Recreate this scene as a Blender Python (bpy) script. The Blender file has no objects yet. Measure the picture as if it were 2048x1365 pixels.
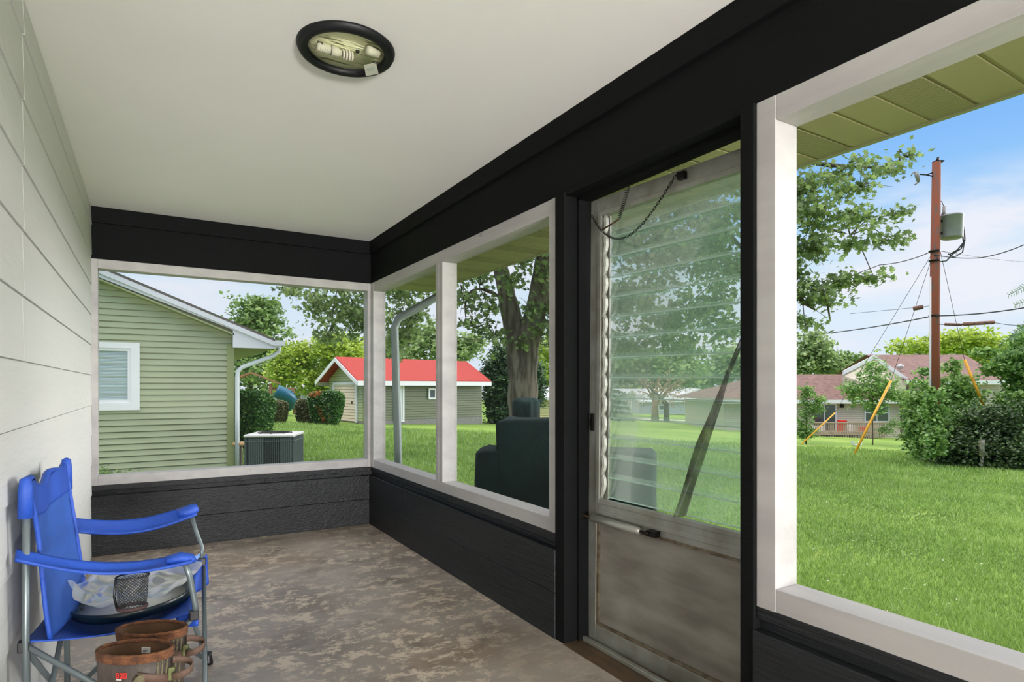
import bpy, math, random
import numpy as np
from mathutils import Vector, Matrix
random.seed(7)
rng = np.random.default_rng(11)
scene = bpy.context.scene
COL = scene.collection
PI = math.pi

# ---------------------------------------------------------------- camera
CAMZ = 1.183
FPX = 1200.0
YAW = math.atan(725 / 1200)
cam_data = bpy.data.cameras.new('camera')
cam_data.sensor_width = 36.0
cam_data.lens = 36.0 * FPX / 2048
cam_data.shift_y = (774 - 682.5) / 2048
cam_data.clip_start = 0.02
cam_data.clip_end = 600
cam = bpy.data.objects.new('camera', cam_data)
COL.objects.link(cam)
cam.location = (0, 0, CAMZ)
cam.rotation_euler = (PI / 2, 0, -YAW)
scene.camera = cam

# ---------------------------------------------------------------- view and exposure
scene.view_settings.view_transform = 'Standard'
scene.view_settings.look = 'None'
scene.view_settings.gamma = 1
scene.view_settings.use_curve_mapping = False
scene.view_settings.exposure = 0.22

# ---------------------------------------------------------------- sky
world = bpy.data.worlds.new('sky')
scene.world = world
world.use_nodes = True
wn = world.node_tree
wn.nodes.clear()
def wnode(t, **kw):
    n = wn.nodes.new(t)
    for k, v in kw.items():
        setattr(n, k, v)
    return n
def wmath(op, a, b=None, clamp=False):
    n = wnode('ShaderNodeMath', operation=op, use_clamp=clamp)
    for i, s in enumerate((a, b)):
        if s is None: continue
        if isinstance(s, (int, float)): n.inputs[i].default_value = s
        else: wn.links.new(s, n.inputs[i])
    return n.outputs[0]
tc = wnode('ShaderNodeTexCoord')
sep = wnode('ShaderNodeSeparateXYZ')
wn.links.new(tc.outputs['Generated'], sep.inputs[0])
elev = sep.outputs['Z']
ramp = wnode('ShaderNodeValToRGB')
cr = ramp.color_ramp
cr.elements[0].position = 0.0
cr.elements[0].color = (0.76, 0.86, 1.0, 1)
cr.elements[1].position = 1.0
cr.elements[1].color = (0.25, 0.50, 0.98, 1)
for p, c in ((0.10, (0.76, 0.88, 1.0)), (0.17, (0.66, 0.84, 1.0)), (0.27, (0.33, 0.62, 1.0)), (0.38, (0.20, 0.48, 1.0))):
    e = cr.elements.new(p); e.color = (*c, 1)
wn.links.new(elev, ramp.inputs[0])
# clouds
mp = wnode('ShaderNodeMapping')
mp.inputs['Scale'].default_value = (1.0, 1.0, 3.2)
mp.inputs['Location'].default_value = (0.35, 0.2, 0.1)
wn.links.new(tc.outputs['Generated'], mp.inputs[0])
nz = wnode('ShaderNodeTexNoise')
nz.inputs['Scale'].default_value = 4.2
nz.inputs['Detail'].default_value = 7
nz.inputs['Roughness'].default_value = 0.52
wn.links.new(mp.outputs[0], nz.inputs['Vector'])
cl = wnode('ShaderNodeValToRGB')
cl.color_ramp.elements[0].position = 0.47
cl.color_ramp.elements[0].color = (0, 0, 0, 1)
cl.color_ramp.elements[1].position = 0.66
cl.color_ramp.elements[1].color = (0.92, 0.92, 0.92, 1)
wn.links.new(nz.outputs[0], cl.inputs[0])
band = wnode('ShaderNodeMapRange', interpolation_type='SMOOTHSTEP')
band.inputs['From Min'].default_value = 0.30; band.inputs['From Max'].default_value = 0.23
wn.links.new(elev, band.inputs['Value'])
mixc = wnode('ShaderNodeMix', data_type='RGBA')
wn.links.new(wmath('MULTIPLY', cl.outputs[0], band.outputs[0]), mixc.inputs[0])
wn.links.new(ramp.outputs[0], mixc.inputs[6])
mixc.inputs[7].default_value = (0.90, 0.92, 1.0, 1)
# bright thin overcast high overhead
hi = wnode('ShaderNodeMapRange', interpolation_type='SMOOTHSTEP')
hi.inputs['From Min'].default_value = 0.42
hi.inputs['From Max'].default_value = 0.75
wn.links.new(elev, hi.inputs['Value'])
mixh = wnode('ShaderNodeMix', data_type='RGBA')
wn.links.new(hi.outputs[0], mixh.inputs[0])
wn.links.new(mixc.outputs[2], mixh.inputs[6])
mixh.inputs[7].default_value = (2.4, 2.36, 2.30, 1)
# added unseen glow low in the sky, right of view, brightening the left wall
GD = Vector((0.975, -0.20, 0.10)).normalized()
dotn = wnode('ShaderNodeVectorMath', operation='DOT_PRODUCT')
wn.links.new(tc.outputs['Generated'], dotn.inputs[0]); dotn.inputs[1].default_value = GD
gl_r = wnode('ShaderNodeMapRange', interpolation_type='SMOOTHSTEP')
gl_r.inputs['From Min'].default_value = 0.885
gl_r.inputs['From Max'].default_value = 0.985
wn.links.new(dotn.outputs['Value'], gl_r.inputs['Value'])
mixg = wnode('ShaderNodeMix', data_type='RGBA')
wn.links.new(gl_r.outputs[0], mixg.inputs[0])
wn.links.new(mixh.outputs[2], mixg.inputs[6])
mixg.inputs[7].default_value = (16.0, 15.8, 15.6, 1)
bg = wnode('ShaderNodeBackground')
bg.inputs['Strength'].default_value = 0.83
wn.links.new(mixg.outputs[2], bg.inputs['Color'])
wo = wnode('ShaderNodeOutputWorld')
wn.links.new(bg.outputs[0], wo.inputs['Surface'])

# ---------------------------------------------------------------- hazy sun from behind the house
sd = bpy.data.lights.new('sun', 'SUN')
sd.energy = 1.1
sd.angle = math.radians(14)
sd.color = (1.0, 0.96, 0.88)
sun = bpy.data.objects.new('sun', sd)
COL.objects.link(sun)
sdir = Vector((0.42, 0.10, -0.90)).normalized()
sun.rotation_euler = sdir.to_track_quat('-Z', 'Y').to_euler()
sun.location = (-5, -5, 12)

# added fill lamp out of view at the porch end, tilted up for the ceiling
ad = bpy.data.lights.new('porch_end_fill', 'AREA')
ad.shape = 'RECTANGLE'
ad.size = 1.9; ad.size_y = 0.9
ad.energy = 950
ad.color = (1.0, 0.985, 0.955)
al = bpy.data.objects.new('porch_end_fill', ad)
COL.objects.link(al)
al.location = (0.65, -6.0, 0.50)
al.rotation_euler = Vector((0.0, 1, 1.5)).to_track_quat('-Z', 'Y').to_euler()

# ---------------------------------------------------------------- measuring helpers
Fv = Vector((math.sin(YAW), math.cos(YAW), 0)); Rv = Vector((math.cos(YAW), -math.sin(YAW), 0))
GB, GC, G0 = -0.0467, 0.0098, -0.45          # the lawn falls gently away from the house
def gz(x, y):
    if x < 2.0: x = 2.0 + (x - 2.0) * 0.25
    return G0 + GB * x + GC * y
def P(px, py, D):
    u = (px - 1024) / FPX
    d = (Fv + Rv * u) * D
    return Vector((d.x, d.y, CAMZ - (py - 774) / FPX * D))
def G(px, D):
    p = P(px, 774, D); p.z = gz(p.x, p.y); return p

# ---------------------------------------------------------------- materials
def lin(c):
    return tuple(((v / 255) / 12.92 if v / 255 <= 0.04045 else ((v / 255 + 0.055) / 1.055) ** 2.4) for v in c)
def mat(name, rgb, rough=0.6, metal=0.0, var=0.0, vscale=4.0, bump=0.0, bscale=40.0, stretch=(1, 1, 1), rgb2=None, alpha=1.0, spec=0.5, trans=0.0, lo=0.35, hi=0.65, detail=4, leaf=False, rgb3=None):
    m = bpy.data.materials.new(name)
    m.use_nodes = True
    nt = m.node_tree; N = nt.nodes; L = nt.links
    b = N['Principled BSDF']
    c = lin(rgb)
    b.inputs['Base Color'].default_value = (*c, 1)
    b.inputs['Roughness'].default_value = rough
    b.inputs['Metallic'].default_value = metal
    b.inputs['Alpha'].default_value = alpha
    b.inputs['Specular IOR Level'].default_value = spec
    if trans: b.inputs['Transmission Weight'].default_value = trans
    src = None
    if var > 0 or rgb2 is not None or bump > 0:
        t = N.new('ShaderNodeTexCoord'); mpn = N.new('ShaderNodeMapping')
        mpn.inputs['Scale'].default_value = stretch
        L.new(t.outputs['Object'], mpn.inputs[0])
    if var > 0 or rgb2 is not None:
        n = N.new('ShaderNodeTexNoise'); n.inputs['Scale'].default_value = vscale; n.inputs['Detail'].default_value = detail
        L.new(mpn.outputs[0], n.inputs['Vector'])
        r = N.new('ShaderNodeValToRGB')
        r.color_ramp.elements[0].position = lo; r.color_ramp.elements[1].position = hi
        c2 = lin(rgb2) if rgb2 else tuple(v * (1 - var) for v in c)
        r.color_ramp.elements[0].color = (*c2, 1); r.color_ramp.elements[1].color = (*c, 1)
        if rgb3 is not None:
            e = r.color_ramp.elements.new((lo + hi) / 2); e.color = (*lin(rgb3), 1)
        L.new(n.outputs[0], r.inputs[0]); src = r.outputs[0]
        L.new(src, b.inputs['Base Color'])
    if bump > 0:
        n2 = N.new('ShaderNodeTexNoise'); n2.inputs['Scale'].default_value = bscale; n2.inputs['Detail'].default_value = 5
        L.new(mpn.outputs[0], n2.inputs['Vector'])
        bp = N.new('ShaderNodeBump'); bp.inputs['Strength'].default_value = bump; bp.inputs['Distance'].default_value = 0.01
        L.new(n2.outputs[0], bp.inputs['Height']); L.new(bp.outputs[0], b.inputs['Normal'])
    return m
def leaf_mat(name, rgb, rgb_light, rgb_dark=None, transl=0.35):
    """leaf colour varies leaf by leaf (attribute) and softly over the crown"""
    m = bpy.data.materials.new(name); m.use_nodes = True
    nt = m.node_tree; N = nt.nodes; L = nt.links
    N.clear()
    out = N.new('ShaderNodeOutputMaterial')
    at = N.new('ShaderNodeAttribute'); at.attribute_name = 'leafvar'
    t = N.new('ShaderNodeTexCoord'); n = N.new('ShaderNodeTexNoise'); n.inputs['Scale'].default_value = 0.8; n.inputs['Detail'].default_value = 2
    L.new(t.outputs['Object'], n.inputs['Vector'])
    ma = N.new('ShaderNodeMath'); ma.operation = 'MULTIPLY_ADD'; ma.inputs[1].default_value = 0.55
    L.new(at.outputs['Fac'], ma.inputs[0])
    m2 = N.new('ShaderNodeMath'); m2.operation = 'MULTIPLY'; m2.inputs[1].default_value = 0.45
    L.new(n.outputs[0], m2.inputs[0]); L.new(m2.outputs[0], ma.inputs[2])
    r = N.new('ShaderNodeValToRGB')
    d = lin(rgb_dark) if rgb_dark else tuple(v * 0.5 for v in lin(rgb))
    r.color_ramp.elements[0].position = 0.05; r.color_ramp.elements[0].color = (*d, 1)
    r.color_ramp.elements[1].position = 0.85; r.color_ramp.elements[1].color = (*lin(rgb_light), 1)
    e = r.color_ramp.elements.new(0.45); e.color = (*lin(rgb), 1)
    L.new(ma.outputs[0], r.inputs[0])
    df = N.new('ShaderNodeBsdfDiffuse'); tr = N.new('ShaderNodeBsdfTranslucent')
    gl = N.new('ShaderNodeBsdfGlossy'); gl.inputs['Roughness'].default_value = 0.45
    L.new(r.outputs[0], df.inputs['Color']); L.new(r.outputs[0], tr.inputs['Color'])
    mx = N.new('ShaderNodeMixShader'); mx.inputs[0].default_value = transl
    L.new(df.outputs[0], mx.inputs[1]); L.new(tr.outputs[0], mx.inputs[2])
    mg = N.new('ShaderNodeMixShader'); mg.inputs[0].default_value = 0.05
    L.new(mx.outputs[0], mg.inputs[1]); L.new(gl.outputs[0], mg.inputs[2])
    L.new(mg.outputs[0], out.inputs['Surface'])
    return m
def film_mat(name, clear, rgb, rough=0.3, gloss=0.1, noise=0.0, nscale=6.0, stretch=(1, 1, 1)):
    """see-through sheet: screen cloth, dusty pane or plastic film; the same from every side and for every ray"""
    m = bpy.data.materials.new(name); m.use_nodes = True
    nt = m.node_tree; N = nt.nodes; L = nt.links; N.clear()
    out = N.new('ShaderNodeOutputMaterial')
    tr = N.new('ShaderNodeBsdfTransparent'); df = N.new('ShaderNodeBsdfDiffuse'); df.inputs['Color'].default_value = (*lin(rgb), 1)
    gl = N.new('ShaderNodeBsdfGlossy'); gl.inputs['Roughness'].default_value = rough
    tl = N.new('ShaderNodeBsdfTranslucent'); tl.inputs['Color'].default_value = (*lin(rgb), 1)
    md = N.new('ShaderNodeMixShader'); md.inputs[0].default_value = 0.4
    L.new(df.outputs[0], md.inputs[1]); L.new(tl.outputs[0], md.inputs[2])
    a = N.new('ShaderNodeMixShader'); a.inputs[0].default_value = 1 - clear
    if noise > 0:
        t = N.new('ShaderNodeTexCoord'); mpn = N.new('ShaderNodeMapping'); mpn.inputs['Scale'].default_value = stretch
        n = N.new('ShaderNodeTexNoise'); n.inputs['Scale'].default_value = nscale; n.inputs['Detail'].default_value = 5
        mr = N.new('ShaderNodeMapRange'); mr.inputs['From Min'].default_value = 0.3; mr.inputs['From Max'].default_value = 0.7
        mr.inputs['To Min'].default_value = max(0, 1 - clear - noise); mr.inputs['To Max'].default_value = min(1, 1 - clear + noise)
        L.new(t.outputs['Object'], mpn.inputs[0]); L.new(mpn.outputs[0], n.inputs['Vector']); L.new(n.outputs[0], mr.inputs[0]); L.new(mr.outputs[0], a.inputs[0])
    L.new(tr.outputs[0], a.inputs[1]); L.new(md.outputs[0], a.inputs[2])
    g = N.new('ShaderNodeMixShader')
    if gloss > 0:
        lw = N.new('ShaderNodeFresnel'); lw.inputs['IOR'].default_value = 1.45
        mm = N.new('ShaderNodeMath'); mm.operation = 'MULTIPLY'; mm.inputs[1].default_value = gloss
        L.new(lw.outputs[0], mm.inputs[0]); L.new(mm.outputs[0], g.inputs[0])
    else: g.inputs[0].default_value = 0
    L.new(a.outputs[0], g.inputs[1]); L.new(gl.outputs[0], g.inputs[2])
    L.new(g.outputs[0], out.inputs['Surface'])
    return m
def mesh_cloth(name, rgb, holes=0.5, scale=120, tiltmix=0.0):
    """woven open mesh: fine procedural holes"""
    m = bpy.data.materials.new(name); m.use_nodes = True
    nt = m.node_tree; N = nt.nodes; L = nt.links
    b = N['Principled BSDF']; b.inputs['Base Color'].default_value = (*lin(rgb), 1); b.inputs['Roughness'].default_value = 0.7
    t = N.new('ShaderNodeTexCoord'); s = N.new('ShaderNodeSeparateXYZ'); L.new(t.outputs['UV'], s.inputs[0])
    def wv(a, b2):
        ad_ = N.new('ShaderNodeMath'); ad_.operation = 'ADD' if b2 > 0 else 'SUBTRACT'
        L.new(s.outputs[0], ad_.inputs[0]); L.new(s.outputs[1], ad_.inputs[1])
        mu = N.new('ShaderNodeMath'); mu.operation = 'MULTIPLY'; mu.inputs[1].default_value = scale; L.new(ad_.outputs[0], mu.inputs[0])
        si = N.new('ShaderNodeMath'); si.operation = 'SINE'; L.new(mu.outputs[0], si.inputs[0])
        ab = N.new('ShaderNodeMath'); ab.operation = 'ABSOLUTE'; L.new(si.outputs[0], ab.inputs[0])
        return ab.outputs[0]
    mn = N.new('ShaderNodeMath'); mn.operation = 'MINIMUM'; L.new(wv(0, 1), mn.inputs[0]); L.new(wv(0, -1), mn.inputs[1])
    lt = N.new('ShaderNodeMath'); lt.operation = 'LESS_THAN'; lt.inputs[1].default_value = 1 - holes; L.new(mn.outputs[0], lt.inputs[0])
    L.new(lt.outputs[0], b.inputs['Alpha'])
    return m

# ---------------------------------------------------------------- mesh helpers
class MB:
    def __init__(s): s.v = []; s.f = []; s.sm = []; s.uv = None
    def add(s, vs, fs, smooth=False, M=None):
        o = len(s.v)
        if M is not None: vs = [M @ Vector(v) for v in vs]
        s.v += [tuple(v) for v in vs]; s.f += [tuple(i + o for i in f) for f in fs]; s.sm += [smooth] * len(fs)
        return s
    def box(s, x0, x1, y0, y1, z0, z1, M=None, bev=0.0):
        if x0 > x1: x0, x1 = x1, x0
        if y0 > y1: y0, y1 = y1, y0
        if z0 > z1: z0, z1 = z1, z0
        if bev <= 0:
            vs = [(x, y, z) for x in (x0, x1) for y in (y0, y1) for z in (z0, z1)]
            fs = [(0, 1, 3, 2), (4, 6, 7, 5), (0, 4, 5, 1), (2, 3, 7, 6), (0, 2, 6, 4), (1, 5, 7, 3)]
            return s.add(vs, fs, False, M)
        import bmesh
        bm = bmesh.new(); bmesh.ops.create_cube(bm, size=1)
        for v in bm.verts:
            v.co = Vector(((x0 + x1) / 2 + v.co.x * (x1 - x0), (y0 + y1) / 2 + v.co.y * (y1 - y0), (z0 + z1) / 2 + v.co.z * (z1 - z0)))
        bmesh.ops.bevel(bm, geom=list(bm.edges), offset=bev, segments=2, affect='EDGES', profile=0.5)
        bm.verts.index_update()
        s.add([v.co[:] for v in bm.verts], [tuple(v.index for v in f.verts) for f in bm.faces], bev > 0.012, M)
        bm.free(); return s
    def tube(s, pts, r, n=8, caps=True, M=None, flat=1.0, closed=False):
        pts = [Vector(p) for p in pts]
        rr = r if isinstance(r, (list, tuple)) else [r] * len(pts)
        vs = []; fs = []; prev = None
        for i, p in enumerate(pts):
            if closed: t = pts[(i + 1) % len(pts)] - pts[i - 1]
            else: t = (pts[min(i + 1, len(pts) - 1)] - pts[max(i - 1, 0)])
            if t.length < 1e-9: t = Vector((0, 0, 1))
            t.normalize()
            if prev is None:
                a = Vector((0, 0, 1)) if abs(t.z) < 0.95 else Vector((1, 0, 0))
                u = t.cross(a).normalized()
            else:
                u = (prev - t * prev.dot(t))
                u = u.normalized() if u.length > 1e-6 else t.orthogonal().normalized()
            prev = u; w = t.cross(u).normalized()
            for k in range(n):
                a = 2 * PI * k / n
                vs.append(p + (u * math.cos(a) + w * math.sin(a) * flat) * rr[i])
        m = len(pts)
        for i in range(m if closed else m - 1):
            j = (i + 1) % m
            for k in range(n):
                fs.append((i * n + k, i * n + (k + 1) % n, j * n + (k + 1) % n, j * n + k))
        if caps and not closed:
            fs.append(tuple(range(n - 1, -1, -1))); fs.append(tuple((m - 1) * n + k for k in range(n)))
        return s.add(vs, fs, True, M)
    def lathe(s, prof, n=24, M=None, sx=1.0, sy=1.0, smooth=True, close=False):
        vs = []; fs = []
        for r, z in prof:
            for k in range(n):
                a = 2 * PI * k / n; vs.append((r * math.cos(a) * sx, r * math.sin(a) * sy, z))
        m = len(prof)
        for i in range(m - 1 + (1 if close else 0)):
            j = (i + 1) % m
            for k in range(n):
                fs.append((i * n + k, i * n + (k + 1) % n, j * n + (k + 1) % n, j * n + k))
        if not close:
            if prof[0][0] > 1e-6: fs.append(tuple(range(n - 1, -1, -1)))
            if prof[-1][0] > 1e-6: fs.append(tuple((m - 1) * n + k for k in range(n)))
        return s.add(vs, fs, smooth, M)
    def grid(s, fn, nu, nv, smooth=True, M=None):
        vs = [fn(i / nu, j / nv) for j in range(nv + 1) for i in range(nu + 1)]
        fs = [(j * (nu + 1) + i, j * (nu + 1) + i + 1, (j + 1) * (nu + 1) + i + 1, (j + 1) * (nu + 1) + i) for j in range(nv) for i in range(nu)]
        return s.add(vs, fs, smooth, M)
    def prism(s, poly, axis, a, b, M=None):
        """extrude polygon (2D tuples) along axis 'x','y','z' from a to b"""
        def mk(p, q, w):
            return {'x': (w, p, q), 'y': (p, w, q), 'z': (p, q, w)}[axis]
        n = len(poly)
        vs = [mk(p, q, a) for p, q in poly] + [mk(p, q, b) for p, q in poly]
        fs = [tuple(range(n)), tuple(range(2 * n - 1, n - 1, -1))] + [(i, i + n, (i + 1) % n + n, (i + 1) % n) for i in range(n)]
        return s.add(vs, fs, False, M)
    def build(s, name, m, parent=None, solid=0.0):
        me = bpy.data.meshes.new(name)
        me.from_pydata(s.v, [], s.f); me.update()
        me.polygons.foreach_set('use_smooth', s.sm)
        import bmesh
        bm = bmesh.new(); bm.from_mesh(me); bmesh.ops.recalc_face_normals(bm, faces=bm.faces); bm.to_mesh(me); bm.free()
        me.materials.append(m)
        o = bpy.data.objects.new(name, me); COL.objects.link(o)
        if parent is not None: o.parent = parent
        if solid:
            md = o.modifiers.new('thickness', 'SOLIDIFY'); md.thickness = solid; md.offset = 0
        return o
def tag(o, label=None, cat=None, group=None, kind=None):
    if label: o['label'] = label
    if cat: o['category'] = cat
    if group: o['group'] = group
    if kind: o['kind'] = kind
    return o
def empty(name, loc=(0, 0, 0), rz=0.0):
    o = bpy.data.objects.new(name, None); COL.objects.link(o); o.location = loc; o.rotation_euler = (0, 0, rz); o.empty_display_size = 0.1
    return o
def struct(o, label=None):
    o['kind'] = 'structure'
    if label: o['label'] = label
    return o
def leaf_mesh(name, pos, size, m, parent, shape='leaf', updir=0.35, droop=0.0):
    """one mesh of many small leaves; pos (n,3) local, size (n,)"""
    n = len(pos)
    if shape == 'maple':
        tpl = np.array([(0, -.5), (.16, -.22), (.48, -.28), (.34, 0), (.5, .22), (.2, .2), (0, .55), (-.2, .2), (-.5, .22), (-.34, 0), (-.48, -.28), (-.16, -.22)])
    elif shape == 'long':
        tpl = np.array([(0, -.5), (.16, 0), (0, .5), (-.16, 0)])
    elif shape == 'blade':
        tpl = np.array([(-.03, 0), (.03, 0), (0, 1.)])
    else:
        tpl = np.array([(0, -.5), (.34, -.08), (.26, .25), (0, .5), (-.26, .25), (-.34, -.08)])
    k = len(tpl)
    nrm = rng.normal(size=(n, 3)); nrm[:, 2] = np.abs(nrm[:, 2]) + updir * 2
    nrm /= np.linalg.norm(nrm, axis=1)[:, None]
    a = rng.normal(size=(n, 3)); a[:, 2] -= droop
    u = a - nrm * (a * nrm).sum(1)[:, None]; u /= np.linalg.norm(u, axis=1)[:, None]
    w = np.cross(nrm, u)
    co = pos[:, None, :] + (w[:, None, :] * tpl[None, :, 0, None] + u[:, None, :] * tpl[None, :, 1, None]) * size[:, None, None]
    return raw_mesh(name, co.reshape(-1, 3), k, n, m, parent)
def raw_mesh(name, co, k, n, m, parent, var=None):
    me = bpy.data.meshes.new(name)
    me.vertices.add(n * k); me.vertices.foreach_set('co', co.astype(np.float32).ravel())
    me.loops.add(n * k); me.loops.foreach_set('vertex_index', np.arange(n * k, dtype=np.int32))
    me.polygons.add(n); me.polygons.foreach_set('loop_start', np.arange(0, n * k, k, dtype=np.int32))
    me.polygons.foreach_set('loop_total', np.full(n, k, dtype=np.int32))
    me.update(calc_edges=True)
    at = me.attributes.new('leafvar', 'FLOAT', 'FACE')
    at.data.foreach_set('value', (rng.random(n) if var is None else var).astype(np.float32))
    me.materials.append(m)
    o = bpy.data.objects.new(name, me); COL.objects.link(o)
    if parent is not None: o.parent = parent
    return o
def blob_points(blobs, per, shell=0.55):
    """points in ellipsoids: blobs = (x,y,z,rx,ry,rz,weight)"""
    out = []
    for b in blobs:
        n = int(per * (b[6] if len(b) > 6 else 1))
        d = rng.normal(size=(n, 3)); d /= np.linalg.norm(d, axis=1)[:, None]
        r = shell + (1 - shell) * rng.random(n) ** 0.8
        r *= 1 + 0.13 * np.sin(d[:, 0] * 7 + b[0]) * np.cos(d[:, 1] * 6 + b[1]) + 0.12 * np.sin(d[:, 2] * 9 + b[2])
        out.append(np.array(b[:3]) + d * r[:, None] * np.array(b[3:6]))
    return np.concatenate(out)
def clump_points(blobs, nclump, perclump, csize, shell=0.3):
    """leaves gathered in sprays, so sky shows between them"""
    c = blob_points(blobs, nclump, shell)
    n = len(c)
    off = rng.normal(size=(n, perclump, 3)) * csize * np.array([1, 1, 0.6])
    return (c[:, None, :] + off).reshape(-1, 3)

def add_knots(m):
    """sparse darker wood knots under the whitewash"""
    nt = m.node_tree; N = nt.nodes; L = nt.links; b = N['Principled BSDF']
    src = b.inputs['Base Color'].links[0].from_socket
    t = N.new('ShaderNodeTexCoord'); mp_ = N.new('ShaderNodeMapping'); mp_.inputs['Scale'].default_value = (1.3, .8, 1.2)
    v = N.new('ShaderNodeTexVoronoi'); v.inputs['Scale'].default_value = 4.0
    L.new(t.outputs['Object'], mp_.inputs[0]); L.new(mp_.outputs[0], v.inputs['Vector'])
    r = N.new('ShaderNodeMapRange'); r.inputs['From Min'].default_value = .085; r.inputs['From Max'].default_value = .03; r.inputs['To Max'].default_value = .45
    L.new(v.outputs['Distance'], r.inputs['Value'])
    x = N.new('ShaderNodeMix'); x.data_type = 'RGBA'; x.inputs[7].default_value = (*lin((118, 112, 110)), 1)
    L.new(r.outputs[0], x.inputs[0]); L.new(src, x.inputs[6]); L.new(x.outputs[2], b.inputs['Base Color'])
# ---------------------------------------------------------------- materials of the porch
M = {}
M['white_siding'] = mat('painted white siding', (210, 210, 206), 0.55, bump=0.5, bscale=22, stretch=(1, 0.22, 1.6), var=0.05, vscale=3)
M['ceiling_paint'] = mat('ceiling paint', (236, 234, 230), 0.8, var=0.03, vscale=1.5, bump=0.05, bscale=120)
M['black_paint'] = mat('black paint', (17, 19, 19), 0.7, spec=.10, bump=0.25, bscale=70, stretch=(1, .25, 1.4), var=0.15, vscale=6)
M['black_plank'] = mat('black painted plank', (31, 33, 36), 0.45, spec=.35, bump=0.6, bscale=45, stretch=(1.2, .12, 2.2), var=0.35, vscale=5)
M['white_wood'] = mat('whitewashed board', (178, 175, 173), 0.55, spec=.3, bump=0.15, bscale=30, stretch=(1, .2, 1.5), rgb2=(164, 160, 160), vscale=7)
add_knots(M['white_wood'])
M['aluminium'] = mat('weathered aluminium', (164, 165, 158), 0.42, 0.55, rgb2=(140, 138, 128), vscale=9)
M['kick'] = mat('stained kick panel', (150, 147, 138), 0.6, 0.25, rgb2=(118, 112, 104), vscale=5, stretch=(0.6, 1, 2.2), detail=7, bump=0.08, bscale=90)
M['dark_metal'] = mat('dark metal', (40, 38, 36), 0.4, 0.8)
M['rust'] = mat('rusty steel', (104, 74, 52), 0.7, 0.5, rgb2=(60, 48, 40), vscale=60)
M['glass_slat'] = film_mat('dusty glass slat', 0.875, (140, 178, 154), 0.15, 0.45, 0.05, 3, (1, 1, 2))
M['glass_edge'] = mat('green glass edge', (186, 214, 200), 0.15, spec=0.8, alpha=0.75)
M['clear_pane'] = film_mat('window pane', 0.96, (200, 205, 205), 0.02, 1.0)
M['screen'] = film_mat('insect screen', 0.97, (90, 94, 92), 0.6, 0.0)
# ================================================================ the porch shell
WX = 1.644; LX = -0.347; BY = 5.09; CZ = 2.44; YR = -6.6
# floor
fm = bpy.data.materials.new('worn painted concrete'); fm.use_nodes = True
nt = fm.node_tree; N = nt.nodes; L = nt.links; b = N['Principled BSDF']
t = N.new('ShaderNodeTexCoord')
def noise(scale, detail, rough=0.5, stretch=(1, 1, 1), dist=0.0, rot=0.0):
    mp_ = N.new('ShaderNodeMapping'); mp_.inputs['Scale'].default_value = stretch; mp_.inputs['Rotation'].default_value = (0, 0, rot)
    n = N.new('ShaderNodeTexNoise'); n.inputs['Scale'].default_value = scale; n.inputs['Detail'].default_value = detail; n.inputs['Roughness'].default_value = rough; n.inputs['Distortion'].default_value = dist
    L.new(t.outputs['Object'], mp_.inputs[0]); L.new(mp_.outputs[0], n.inputs['Vector']); return n.outputs[0]
def rmp(src, stops):
    r = N.new('ShaderNodeValToRGB'); r.color_ramp.elements[0].position = stops[0][0]; r.color_ramp.elements[0].color = (*stops[0][1], 1)
    r.color_ramp.elements[1].position = stops[-1][0]; r.color_ramp.elements[1].color = (*stops[-1][1], 1)
    for p, c in stops[1:-1]:
        e = r.color_ramp.elements.new(p); e.color = (*c, 1)
    L.new(src, r.inputs[0]); return r.outputs[0]
def mixn(fac, a, b_):
    x = N.new('ShaderNodeMix'); x.data_type = 'RGBA'
    L.new(fac, x.inputs[0])
    for i, s in ((6, a), (7, b_)):
        if isinstance(s, tuple): x.inputs[i].default_value = (*s, 1)
        else: L.new(s, x.inputs[i])
    return x.outputs[2]
base = rmp(noise(2.2, 5), [(0.3, lin((130, 116, 105))), (0.5, lin((154, 142, 132))), (0.7, lin((168, 158, 148)))])
stain = rmp(noise(3.1, 4, .55, (1, 1, 1), .4), [(0.56, (0, 0, 0)), (0.70, (.75, .75, .75))])
c1 = mixn(stain, base, lin((92, 80, 72)))
brown = rmp(noise(1.3, 3), [(0.52, (0, 0, 0)), (0.68, (.5, .5, .5))])
c1 = mixn(brown, c1, lin((136, 110, 84)))
w1 = rmp(noise(8.5, 12, .78, (1.0, 1.35, 1), .25, .7), [(0.515, (0, 0, 0)), (0.55, (.85, .85, .85))])
w2 = rmp(noise(1.6, 3), [(0.36, (.25, .25, .25)), (0.55, (1, 1, 1))])
mm = N.new('ShaderNodeMath'); mm.operation = 'MULTIPLY'; L.new(w1, mm.inputs[0]); L.new(w2, mm.inputs[1])
c2 = mixn(mm.outputs[0], c1, lin((216, 198, 178)))
scr = rmp(noise(9, 6, .6, (1, 9, 1), .6, 1.0), [(0.615, (0, 0, 0)), (0.65, (.6, .6, .6))])
c3 = mixn(scr, c2, lin((196, 182, 166)))
L.new(c3, b.inputs['Base Color']); b.inputs['Roughness'].default_value = 0.5
bp = N.new('ShaderNodeBump'); bp.inputs['Strength'].default_value = 0.25; bp.inputs['Distance'].default_value = 0.004
L.new(mm.outputs[0], bp.inputs['Height']); L.new(bp.outputs[0], b.inputs['Normal'])
struct(MB().box(LX - .1, WX + .14, YR, BY + .12, -0.12, 0.0).build('floor', fm), 'worn brown painted concrete porch floor')

struct(MB().box(LX - .1, 2.44, YR, BY + .12, CZ, CZ + 0.1).build('ceiling', M['ceiling_paint']), 'plain off white porch ceiling')
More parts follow.
